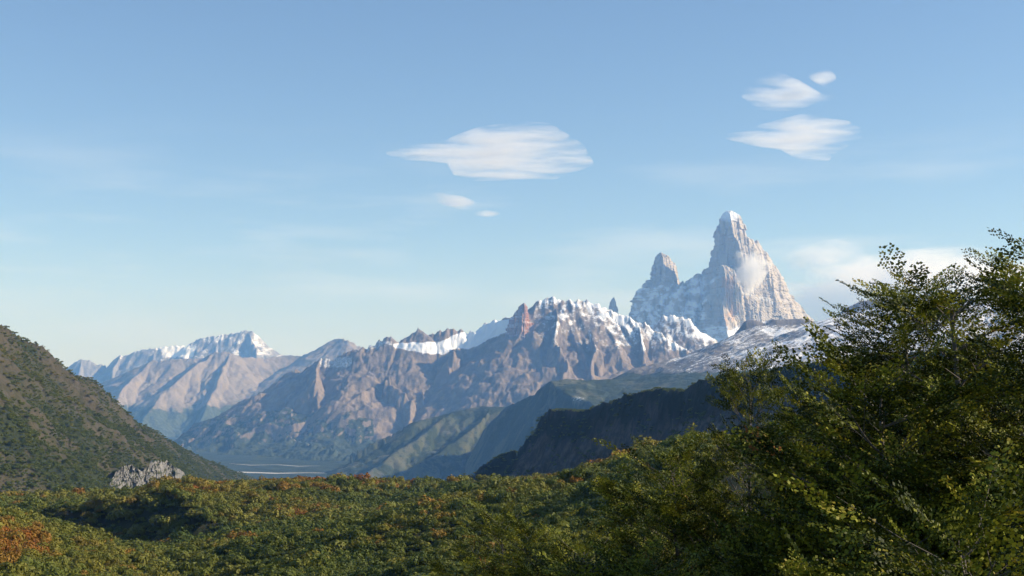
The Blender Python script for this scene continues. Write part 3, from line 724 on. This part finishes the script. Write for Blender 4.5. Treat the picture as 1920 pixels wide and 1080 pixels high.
# ------------------------------------------------------------------ forest canopy (stuff): leafy bushes scattered by geometry nodes
FOREST_LEAF = leaf_mat('autumn_forest_leaf', [(0.0, (0.07, 0.10, 0.022)), (0.35, (0.135, 0.155, 0.028)), (0.62, (0.21, 0.19, 0.032)), (0.78, (0.27, 0.15, 0.028)), (1.0, (0.29, 0.11, 0.02))], 'INST', 0.25)
def bush_mesh(seed, nleaf=520, size=0.30):
    r = np.random.default_rng(seed)
    nl = r.integers(6, 10)
    c = np.stack([r.normal(0, .42, nl), r.normal(0, .42, nl), r.uniform(.35, 1.0, nl)], -1)
    rad = r.uniform(.28, .52, nl)
    k = r.choice(nl, nleaf, p=rad ** 2 / (rad ** 2).sum())
    v = r.normal(size=(nleaf, 3)); v[:, 2] = np.abs(v[:, 2]) * .8 - .25
    v /= np.linalg.norm(v, axis=1, keepdims=True)
    p = c[k] + v * (rad[k] * r.uniform(.82, 1.1, nleaf))[:, None]
    nrm = v + r.normal(0, .28, (nleaf, 3)); nrm /= np.linalg.norm(nrm, axis=1, keepdims=True)
    a = np.cross(nrm, r.normal(size=(nleaf, 3))); a /= np.linalg.norm(a, axis=1, keepdims=True)
    b = np.cross(nrm, a)
    s = (size * r.uniform(.5, 1.1, nleaf) * .5)[:, None]
    V = np.stack([p - a * s, p - b * s * .6, p + a * s, p + b * s * .6], 1).reshape(-1, 3)
    Q = np.arange(len(V)).reshape(-1, 4)
    return mesh_np('bush', V, Q, smooth=False, mat=FOREST_LEAF, fattrs={'leaf': r.uniform(0, 1, nleaf) ** 1.5})
bush_col = bpy.data.collections.new('bush_kinds')
for k in range(6):
    bo = bpy.data.objects.new('bush_kind', bush_mesh(500 + k, 620 if k < 4 else 420, .26 if k < 4 else .34)); bush_col.objects.link(bo)
def scatter_tree(kinds):
    ng = bpy.data.node_groups.new('scatter', 'GeometryNodeTree')
    ng.interface.new_socket('Geometry', in_out='INPUT', socket_type='NodeSocketGeometry')
    ng.interface.new_socket('Geometry', in_out='OUTPUT', socket_type='NodeSocketGeometry')
    n, l = ng.nodes, ng.links
    gi = n.new('NodeGroupInput'); go = n.new('NodeGroupOutput')
    ip = n.new('GeometryNodeInstanceOnPoints'); ci = n.new('GeometryNodeCollectionInfo')
    ci.inputs['Collection'].default_value = kinds
    ci.inputs['Separate Children'].default_value = True; ci.inputs['Reset Children'].default_value = True
    ip.inputs['Pick Instance'].default_value = True
    def na(name, typ):
        q = n.new('GeometryNodeInputNamedAttribute'); q.data_type = typ; q.inputs['Name'].default_value = name
        return q.outputs['Attribute']
    l.new(gi.outputs[0], ip.inputs['Points']); l.new(ci.outputs[0], ip.inputs['Instance'])
    l.new(na('kind_id', 'INT'), ip.inputs['Instance Index'])
    l.new(na('size', 'FLOAT_VECTOR'), ip.inputs['Scale'])
    l.new(na('turn', 'FLOAT_VECTOR'), ip.inputs['Rotation'])
    l.new(ip.outputs[0], go.inputs[0])
    return ng
SCATTER = scatter_tree(bush_col)
def scatter(name, pts, size, tint, label, cat, seed):
    r = np.random.default_rng(seed)
    me = bpy.data.meshes.new(name)
    me.vertices.add(len(pts)); me.vertices.foreach_set('co', np.ascontiguousarray(pts, dtype=np.float32).ravel())
    a = me.attributes.new('kind_id', 'INT', 'POINT'); a.data.foreach_set('value', r.integers(0, 6, len(pts)).astype(np.int32))
    sv = np.stack([size * r.uniform(.85, 1.2, len(pts)), size * r.uniform(.85, 1.2, len(pts)), size * r.uniform(.75, 1.15, len(pts))], -1)
    a = me.attributes.new('size', 'FLOAT_VECTOR', 'POINT'); a.data.foreach_set('vector', np.ascontiguousarray(sv, dtype=np.float32).ravel())
    tv = np.zeros((len(pts), 3)); tv[:, 2] = r.uniform(0, 6.28, len(pts)); tv[:, 0] = r.normal(0, .1, len(pts)); tv[:, 1] = r.normal(0, .1, len(pts))
    a = me.attributes.new('turn', 'FLOAT_VECTOR', 'POINT'); a.data.foreach_set('vector', np.ascontiguousarray(tv, dtype=np.float32).ravel())
    a = me.attributes.new('tint', 'FLOAT', 'POINT'); a.data.foreach_set('value', np.ascontiguousarray(np.clip(tint, 0, 1), dtype=np.float32))
    o = obj(name, me)
    md = o.modifiers.new('scatter', 'NODES'); md.node_group = SCATTER
    return tag(o, label, cat, kind='stuff')

n = 60000
pxs = rng.uniform(-120, 1330, n); u = rng.uniform(0, 1, n)
dep = 75.0 * (980 / 75.0) ** (u ** .8)
x = (pxs - 960) / F * dep
keep = ~((pxs > 1000) & (dep < 110))
x, dep = x[keep], dep[keep]
z = ground_z(x, dep)
P = np.stack([x, dep, z], -1)
sx, sy = project(P)
auto = fbm(x / 70, dep / 120, 141, 4) * 1.9
knoll = np.exp(-((sx - 370) / 110) ** 2 - ((sy - 915) / 32) ** 2) * .35 + np.exp(-((sx - 0) / 60) ** 2 - ((sy - 1030) / 40) ** 2) * .5 + .12 * sstep(960, 900, sy)
tint = 0.36 + .36 * auto + knoll + rng.normal(0, .13, len(x))
tint = np.where(rng.uniform(0, 1, len(x)) < .02, rng.uniform(.68, .9, len(x)), tint)
size = np.clip(rng.lognormal(.30, .48, len(x)), .65, 4.6) * np.clip(dep / 400, .7, 1.25)
P[:, 2] -= .35 * size
scatter('forest', P, size, tint, 'mixed green and autumn orange beech forest covering the knolls', 'forest', 3)

# scrub on the left hillside and along the cliff top
def on_surface(P, n, seed, weight):
    r = np.random.default_rng(seed)
    sx, sy = project(P)
    w = weight(P, sx, sy); w = w / w.sum()
    k = r.choice(len(P), n, p=w)
    q = P[k].copy(); return q, sx[k], sy[k], k
q, sx, sy, k = on_surface(LEFT_P, 46000, 5, lambda P, sx, sy: ((sx > -60) & (sx < 540) & (sy > 590) & (sy < 960) & (P[:, 2] > ZV + 5)) * (0.12 + sstep(-.35, .35, fbm(P[:, 0] / 70, P[:, 1] / 110, 85, 5) + .0022 * (sy - 760))) * (P[:, 1] / 1500) ** 1.0)
q += rng.normal(0, 3.0, q.shape) * (1, 1, .1)
scatter('scrub', q - (0, 0, .6), rng.uniform(1.0, 2.6, len(q)) * 1.15, .22 + .25 * fbm(q[:, 0] / 60, q[:, 1] / 60, 151, 4) + rng.normal(0, .12, len(q)) + .2 * sstep(820, 700, sy), 'low scrub and stunted trees covering the left hillside', 'scrub', 6)
seg = np.cumsum(np.concatenate([[0], np.hypot(*(np.diff(CLIFF_CREST[:, :2], axis=0)).T)]))
t = rng.uniform(0, seg[-1], 1500)
q = np.stack([np.interp(t, seg, CLIFF_CREST[:, i]) for i in range(3)], -1)
q[:, 0] += rng.uniform(2, 32, len(q)); q[:, 1] += rng.uniform(0, 14, len(q)); q[:, 2] -= np.abs(rng.normal(0, 1.5, len(q))) + 2.0
m2 = (CLIFF_P[:, 1] < 2300)
qs, sx, sy, k = on_surface(CLIFF_P, 9000, 8, lambda P, sx, sy: ((sx > 840) & (sx < 1700) & (sy < 960) & (P[:, 2] > ZV + 5)) * (0.15 + sstep(0, .3, fbm(P[:, 0] / 26, P[:, 2] / 26, 83, 5))))
q = np.vstack([q, qs - (0, 0, .6)])
scatter('scrub', q, rng.uniform(1.4, 3.2, len(q)), .2 + .4 * fbm(q[:, 0] / 30, q[:, 1] / 30, 152, 4) + rng.normal(0, .15, len(q)), 'low trees and bushes along the top and ledges of the dark cliff', 'scrub', 7)

# ------------------------------------------------------------------ foreground southern beeches
LEAF = leaf_mat('beech_leaf', [(0.0, (0.014, 0.021, 0.005)), (0.40, (0.044, 0.060, 0.008)), (0.85, (0.235, 0.245, 0.024)), (0.97, (0.22, 0.17, 0.02)), (1.0, (0.20, 0.08, 0.02))], 'FACE', 0.2)
bm_, bn, bl = new_mat('beech_bark')
_o = N(bn, 'ShaderNodeOutputMaterial'); _b = N(bn, 'ShaderNodeBsdfPrincipled', Roughness=0.9)
_g = N(bn, 'ShaderNodeNewGeometry')
_c = mixc(bn, bl, noise(bn, bl, _g.outputs['Position'], 30, 5, .6), (0.05, 0.042, 0.034), (0.13, 0.115, 0.10))
bl.new(_c, _b.inputs['Base Color']); bl.new(_b.outputs[0], _o.inputs['Surface'])
BARK = bm_

def spray_template(r, length=0.52, step=0.046):
    """flat fan of leaves on alternate side twigs; returns leaf centres, directions, widths"""
    pos = []; dirs = []
    k = 0; t = 0.05
    while t < length:
        side = 1 if k % 2 else -1
        env = (math.sin(math.pi * min(1, t / length * .9 + .12))) ** .8
        L2 = 0.16 * env * r.uniform(.7, 1.2)
        ang = side * r.uniform(.75, 1.0)
        c, s = math.cos(ang), math.sin(ang)
        q = 0.012
        kk = 0
        while q < L2:
            x, y = t + c * q, s * q - .10 * side * q * q
            sd = 1 if kk % 2 else -1
            la = ang + sd * r.uniform(.5, .95)
            pos.append((x, y, -.22 * (x * x) * .4 - .25 * y * y + r.normal(0, .006))); dirs.append((math.cos(la), math.sin(la), r.normal(0, .25)))
            q += 0.020; kk += 1
        pos.append((t, side * .01, -.09 * t * t)); dirs.append((math.cos(ang * .7), math.sin(ang * .7), r.normal(0, .2)))
        t += step * r.uniform(.8, 1.2); k += 1
    return np.array(pos), np.array(dirs)

def unit(v): return v / (np.linalg.norm(v, axis=-1, keepdims=True) + 1e-9)

def spray_leaves(seed, leafsize=0.042):
    r = np.random.default_rng(seed)
    c, ld = spray_template(r)
    ld = unit(ld)
    n_ = unit(np.array((0, 0, 1.0)) + r.normal(0, .5, ld.shape)); b = unit(np.cross(n_, ld))
    s = (leafsize * r.uniform(.7, 1.2, len(c)))[:, None]
    V = np.stack([c, c + ld * s * .5 - b * s * .42, c + ld * s, c + ld * s * .5 + b * s * .42], 1).reshape(-1, 3)
    return V, r.normal(0, .1, len(c))
SPRAY = [spray_leaves(8800 + k) for k in range(8)]

def beech(seed, H, R, nlimb, base_frac=0.12, leafsize=0.026, lean=(0, 0), top_bias=0.0, sub_step=0.20, profile=None):
    """skeleton of trunk, limbs, branchlets; leafy sprays along the branchlets"""
    r = np.random.default_rng(seed)
    tubes = []
    nt = 14
    tz = np.linspace(0, 1, nt)
    trunk = np.stack([lean[0] * tz ** 1.3 * H + .10 * H * .3 * np.cumsum(r.normal(0, .12, nt)), lean[1] * tz ** 1.3 * H + .03 * H * np.cumsum(r.normal(0, .12, nt)), tz * H], -1)
    root = np.vstack([trunk[:1] - (0, 0, 1.4), trunk])            # the stem goes on into the bank
    tubes.append((root, np.linspace(.018 * H, .003 * H, nt + 1)))
    sprays = []
    az = r.uniform(0, 6.28)
    for i in range(nlimb):
        f = base_frac + (1 - base_frac) * ((i + .5) / nlimb) ** .85
        az += 2.4 + r.normal(0, .35)
        start = np.array([np.interp(f, tz, trunk[:, j]) for j in range(3)])
        prof = min(1.0, (1 - f) * 1.5 + .10) if profile is None else profile(f)
        L = R * prof * r.uniform(.55, 1.28)
        el = math.radians(r.uniform(4, 28) + 26 * f ** 2)
        d = np.array((math.cos(az) * math.cos(el), math.sin(az) * math.cos(el), math.sin(el)))
        npt = max(5, int(L / .22))
        pts = [start]; dd = d.copy()
        for _ in range(npt):
            dd = unit(dd + r.normal(0, .10, 3) + np.array((0, 0, .02)))
            pts.append(pts[-1] + dd * L / npt)
        pts = np.array(pts)
        tubes.append((pts, np.linspace(.011 * L + .008, .004, len(pts))))
        cum = np.linspace(0, L, len(pts)); s = L * .22; k = 0
        while s < L:
            p = np.array([np.interp(s, cum, pts[:, j]) for j in range(3)])
            j = min(len(pts) - 2, int(s / L * npt)); ld = unit(pts[j + 1] - pts[j])
            sidev = unit(np.cross((0, 0, 1), ld))
            sd = 1 if k % 2 else -1
            bd = unit(ld * r.uniform(.6, 1.0) + sidev * sd * r.uniform(.6, 1.0) + np.array((0, 0, r.uniform(-.10, .16))))
            BL = (0.45 + .75 * (1 - s / L)) * r.uniform(.6, 1.15) * min(1, R / 2.2 + .25)
            bp = np.array([p, p + bd * BL * .5, p + bd * BL + np.array((0, 0, .06 * BL))])
            tubes.append((bp, np.array((.006, .004, .002))))
            for w in np.arange(.34, 1.01, .32):
                q = p + bd * BL * w
                for sd2 in ((-1, 1) if w < .95 else (0,)):
                    fd = unit(bd + np.cross((0, 0, 1), bd) * sd2 * r.uniform(.4, .9) + np.array((0, 0, r.normal(.05, .2))))
                    sprays.append((q, fd, r.uniform(.55, 1.05)))
            s += sub_step * r.uniform(.75, 1.3); k += 1
        sprays.append((pts[-1] - dd * .2, unit(dd + np.array((0, 0, .1))), 1.0))
    for w in np.linspace(.8, 1, 6):                              # leader shoots
        p = np.array([np.interp(w, tz, trunk[:, j]) for j in range(3)])
        a = r.uniform(0, 6.28)
        sprays.append((p, unit(np.array((.6 * math.cos(a), .6 * math.sin(a), 1.0))), .7))
    VV = []; tint = []
    for (o, d, sc) in sprays:
        c0, b0 = SPRAY[r.integers(0, 8)]
        up0 = unit(np.array((0, 0, 1.0)) + r.normal(0, .32, 3))
        side = unit(np.cross(up0, d)); up = np.cross(d, side)
        V = o + (c0 * sc) @ np.stack([d, side, up], 0)
        VV.append(V)
        base = np.clip(r.normal(.46, .26), .03, .92) if r.uniform() > .008 else 1.0
        tint.append(np.clip(base + b0, 0, .95 if base < 1 else 1.0))
    V = np.vstack(VV)
    crown = mesh_np('crown', V, np.arange(len(V)).reshape(-1, 4), smooth=False, mat=LEAF, fattrs={'tint': np.concatenate(tint)})
    topv = V[np.argmax(V[:, 2])]
    # tubes
    TV = []; TQ = []; off = 0
    for pts, rad in tubes:
        ns = 6 if rad[0] > .02 else 3
        d = np.gradient(pts, axis=0); d = unit(d)
        ref = np.array((1.0, .13, .2)); u_ = unit(np.cross(d, ref)); w_ = np.cross(d, u_)
        a = np.arange(ns) / ns * 2 * math.pi
        ring = pts[:, None] + rad[:, None, None] * (np.cos(a)[None, :, None] * u_[:, None] + np.sin(a)[None, :, None] * w_[:, None])
        TV.append(ring.reshape(-1, 3)); TQ.append(grid_quads(len(pts), ns, True) + off); off += ring.shape[0] * ns
    wood = mesh_np('trunk', np.vstack(TV), np.vstack(TQ), mat=BARK)
    return wood, crown, topv

KH = (6.6, 6.0, 4.6, 2.6)
KINDS = [beech(901, KH[0], 2.6, 36, lean=(-.03, 0), sub_step=.115), beech(902, KH[1], 2.2, 32, lean=(.02, .02), sub_step=.115), beech(903, KH[2], 2.3, 30, .04, sub_step=.115), beech(904, KH[3], 1.35, 18, .05, sub_step=.10)]
def plant(kind, top, depth, rz, scale, label, slim=1.0):
    """tree of a kind whose top shows at photo pixel top, standing at that distance"""
    p = at(top[0], top[1], depth)
    H = KH[kind] * scale
    e = bpy.data.objects.new('beech_tree', None); col.objects.link(e)
    tv = KINDS[kind][2] * scale * np.array((slim, slim, 1.0))
    cz, sz = math.cos(rz), math.sin(rz)
    e.location = (p[0] - (tv[0] * cz - tv[1] * sz), p[1] - (tv[0] * sz + tv[1] * cz), p[2] - tv[2]); e.rotation_euler = (0, 0, rz); e.scale = (scale * slim, scale * slim, scale)
    obj('trunk', KINDS[kind][0], e); cr = obj('crown', KINDS[kind][1], e)
    return tag(e, label, 'tree', 'foreground beeches on the right slope')
plant(0, (1895, 445), 14.0, 0.4, 1.0, 'tallest dark green beech tree at the right edge with feathery top against the sky')
plant(1, (1785, 498), 17.0, 2.9, .85, 'beech tree with open twiggy top against the white cloud bank')
plant(1, (1420, 648), 21.0, 4.1, 1.0, 'beech tree with a slender split leader in front of the grey scree slope', .6)
plant(2, (1640, 685), 18.0, 1.0, 1.0, 'rounded yellow-green beech tree between the slender leader and the tall right tree', .75)
plant(2, (1300, 792), 26.0, 2.7, 1.1, 'beech tree reaching over the dark cliff with spreading left branches')
plant(2, (1195, 862), 33.0, 5.2, 1.1, 'beech tree below the dark cliff foot at the edge of the forest slope')
plant(2, (960, 938), 46.0, 0.3, 1.25, 'leftmost bright green beech tree at the bottom of the slope')
plant(1, (2200, 400), 12.0, 3.3, 1.0, 'beech tree mostly beyond the right edge, one branch tip against the sky')
plant(3, (1600, 895), 12.0, 1.9, 1.0, 'small sunlit young beech in the dark undergrowth at lower right')
plant(3, (1240, 1010), 14.0, 0.9, .9, 'small young beech at the bottom edge under the spreading trees')
plant(2, (1790, 720), 12.5, 5.6, 1.0, 'bushy beech in front of the tall right tree')
plant(3, (1040, 1040), 24.0, 4.4, 1.2, 'low shrubby beech at the bottom edge beside the open forest')
plant(2, (1470, 840), 17.0, 3.6, 1.0, 'broad shaded beech in the dark thicket below the slender leader')
plant(2, (1090, 950), 30.0, 1.4, 1.0, 'low spreading beech between the leftmost tree and the cliff-foot tree')
for k, (q, d_, sc_, lb) in enumerate([
    ((1760, 615), 15.5, .9, 'full-crowned beech tree below the open twiggy top'),
    ((1850, 580), 12.5, 1.0, 'dense beech crown just under the tallest tree at the right edge'),
    ((1360, 880), 21.0, 1.0, 'shaded beech behind the bottom young trees, right of the cliff-overhanging beech'),
    ((1650, 800), 13.0, 1.0, 'dark beech in the middle of the right-hand thicket'),
    ((1510, 930), 12.0, .9, 'dark low beech left of the small sunlit young beech'),
    ((1770, 890), 10.5, .9, 'nearest dark beech in the lower right thicket, below the bushy beech'),
    ((1130, 985), 27.0, 1.0, 'shaded beech at the bottom, between the low spreading beech and the small young beech'),
    ((1370, 1000), 15.0, .9, 'dark bushy beech cut by the bottom edge, centre of the thicket'),
    ((1890, 820), 9.5, .9, 'dark beech filling the lower right corner'),
    ((1640, 1000), 9.5, .8, 'lowest dark beech at the bottom edge under the sunlit young beech'),
    ((1500, 740), 19.0, 1.0, 'beech crown right of the slender split leader'),
    ((1850, 462), 16.0, .9, 'beech tree rising between the open twiggy top and the tallest right tree')]):
    plant(2 if k < 11 else 1, q, d_, 1.1 * k, sc_, lb)

# ------------------------------------------------------------------ haze
hm, hn, hl = new_mat('haze_air')
ho = N(hn, 'ShaderNodeOutputMaterial'); hv = N(hn, 'ShaderNodeVolumePrincipled')
hv.inputs['Color'].default_value = (0.20, 0.47, 1.0, 1)
hv.inputs['Absorption Color'].default_value = (1, 1, 1, 1)
hv.inputs['Density'].default_value = 4.2e-5
hv.inputs['Anisotropy'].default_value = 0.0
hl.new(hv.outputs[0], ho.inputs['Volume'])
bx = np.array([(x, y, z) for x in (-16000, 16000) for y in (-12000, 23500) for z in (ZV - 6, 2060)], dtype=float)
hz = obj('haze', mesh_np('haze', bx, np.array([(0, 1, 3, 2), (4, 6, 7, 5), (0, 4, 5, 1), (2, 3, 7, 6), (0, 2, 6, 4), (1, 5, 7, 3)]), smooth=False, mat=hm))
tag(hz, 'blue air haze over the valley and mountains', 'haze', kind='stuff')

# ------------------------------------------------------------------ clouds
def cloud_mat(name, dens, lo, hi, sc, stretch, step=1.0, fall=0.8):
    m, n, l = new_mat(name)
    o = N(n, 'ShaderNodeOutputMaterial'); v = N(n, 'ShaderNodeVolumePrincipled')
    v.inputs['Color'].default_value = (1, 1, 1, 1); v.inputs['Anisotropy'].default_value = 0.2
    tc_ = N(n, 'ShaderNodeTexCoord'); mp = N(n, 'ShaderNodeMapping'); mp.inputs['Scale'].default_value = stretch
    mp.inputs['Rotation'].default_value = (0, 0.12, 0)
    l.new(tc_.outputs['Object'], mp.inputs['Vector'])
    f = noise(n, l, mp.outputs['Vector'], sc, 5, .62, .4)
    sub = N(n, 'ShaderNodeVectorMath', operation='SUBTRACT'); sub.inputs[1].default_value = (.5, .5, .5)
    l.new(tc_.outputs['Generated'], sub.inputs[0])
    ln = N(n, 'ShaderNodeVectorMath', operation='LENGTH'); l.new(sub.outputs[0], ln.inputs[0])
    core = math2(n, l, 'MULTIPLY', math2(n, l, 'SUBTRACT', .42, ln.outputs['Value']), fall)
    l.new(ramp(n, l, math2(n, l, 'ADD', f, core), lo, hi, 0, dens), v.inputs['Density'])
    l.new(v.outputs[0], o.inputs['Volume'])
    m.cycles.volume_step_rate = step
    return m
def cloud(name, top, bot, depth, thick, mat, label, kind=None, seed=1, flat=True):
    """flat: a level lens of air seen from below, its near and far rims under the traced outline; else an upright puff"""
    ns_x = 90
    xs = np.linspace(top[0][0], top[-1][0], ns_x)
    t = np.interp(xs, [p[0] for p in top], [p[1] for p in top]); b = np.interp(xs, [p[0] for p in bot], [p[1] for p in bot])
    gr = .16 * (b - t); t = t - gr; b = np.maximum(b + gr, t + .6)
    c = at((top[0][0] + top[-1][0]) / 2, (top[len(top) // 2][1] + bot[len(bot) // 2][1]) / 2, depth)
    hh = (b - t) / 2; ns = 20
    a = np.arange(ns) / ns * 2 * math.pi
    V = []
    for x, tt, bb, h in zip(xs, t, b, hh):
        th = thick * math.sqrt(h / hh.max())
        if flat:
            q0 = at(x, tt, 1.0); q1 = at(x, bb, 1.0)
            y0, y1 = c[2] / q0[2], c[2] / q1[2]
            yy = (y0 + y1) / 2 + (y1 - y0) / 2 * np.cos(a)
            V.append(np.stack([q0[0] * yy, yy, c[2] + th * np.sin(a)], -1))
        else:
            q = at(x, (tt + bb) / 2, depth); r_ = h / F * depth
            V.append(np.stack([np.full(ns, q[0]), q[1] + th * np.cos(a), q[2] + r_ * np.sin(a)], -1))
    V = np.vstack(V) - c
    k = len(xs)
    Vc = np.vstack([V, V[:ns].mean(0)[None], V[-ns:].mean(0)[None]])
    i = np.arange(ns)
    T = np.vstack([np.stack([np.full(ns, k * ns), (i + 1) % ns, i], -1), np.stack([np.full(ns, k * ns + 1), (k - 1) * ns + i, (k - 1) * ns + (i + 1) % ns], -1)])
    o = obj(name, mesh_np(name, Vc, grid_quads(k, ns, True), T, mat=mat), loc=c)
    return tag(o, label, 'cloud', None if kind else 'clouds in the sky', kind)
LENS = cloud_mat('lens_cloud', 0.0060, 0.44, 0.74, 0.0042, (0.24, 1.0, 1.2), .3, 0.4)
WISP = cloud_mat('wisp_cloud', 0.0045, 0.44, 0.74, 0.0046, (0.28, 1, 1.2), .3, 0.6)
BANK = cloud_mat('bank_cloud', 0.0032, 0.46, 0.76, 0.0011, (0.55, 1, 1.5), .4, 0.9)
MIST = cloud_mat('clinging_mist', 0.017, 0.50, 0.78, 0.0075, (1, 1, 1), .4, 1.0)
cloud('cloud', [(724, 285), (796, 271), (834, 269), (868, 259), (899, 250), (940, 245), (978, 240), (1030, 244), (1055, 256), (1095, 277), (1102, 289), (1114, 306)],
      [(724, 288), (758, 296), (800, 297), (838, 300), (850, 318), (892, 327), (951, 324), (1000, 322), (1043, 323), (1083, 313), (1114, 308)], 17000, 90, LENS, 'large white lens-shaped cloud left of the towers, above the snowy shoulder', seed=3)
cloud('cloud', [(1347, 254), (1391, 249), (1430, 238), (1469, 230), (1506, 224), (1541, 227), (1591, 233), (1612, 242), (1621, 253)],
      [(1347, 256), (1408, 268), (1462, 273), (1497, 290), (1550, 294), (1559, 284), (1577, 274), (1603, 260), (1621, 255)], 17000, 80, LENS, 'white lens-shaped cloud directly above the tallest tower', seed=5)
cloud('cloud', [(1390, 175), (1410, 150), (1460, 143), (1500, 158), (1540, 178), (1580, 181)], [(1390, 180), (1420, 197), (1480, 200), (1540, 190), (1580, 184)], 17000, 70, WISP, 'thin translucent wisp of cloud above the right lens cloud', seed=7)
cloud('cloud', [(1512, 138), (1530, 134), (1558, 136), (1568, 145)], [(1512, 141), (1530, 152), (1550, 160), (1568, 150)], 17000, 60, WISP, 'smallest wisp of cloud, highest in the sky at right', seed=9)
cloud('cloud', [(796, 362), (830, 366), (870, 373), (905, 386)], [(796, 366), (830, 380), (870, 390), (905, 389)], 17000, 50, WISP, 'thin slanting cloud streak below the large lens cloud', seed=11)
cloud('cloud', [(888, 399), (910, 397), (938, 400)], [(888, 402), (910, 405), (938, 403)], 17000, 40, WISP, 'tiny flat cloud streak under the slanting streak', seed=13)
cloud('cloud', [(1380, 560), (1440, 500), (1500, 478), (1580, 470), (1680, 478), (1780, 466), (1900, 470), (2000, 490)], [(1380, 590), (1440, 612), (1500, 625), (1600, 630), (1700, 625), (1800, 615), (1900, 600), (2000, 560)], 26000, 1200, BANK, 'bright cloud bank on the horizon right of the tallest tower', seed=15, flat=False)
cloud('mist', [(1366, 500), (1378, 480), (1392, 468), (1410, 476), (1425, 470), (1445, 474), (1452, 482)], [(1366, 520), (1378, 540), (1395, 550), (1415, 540), (1430, 520), (1445, 500), (1452, 486)], 13340, 150, MIST, 'puff of mist clinging to the right face of the tallest tower', seed=17, flat=False)
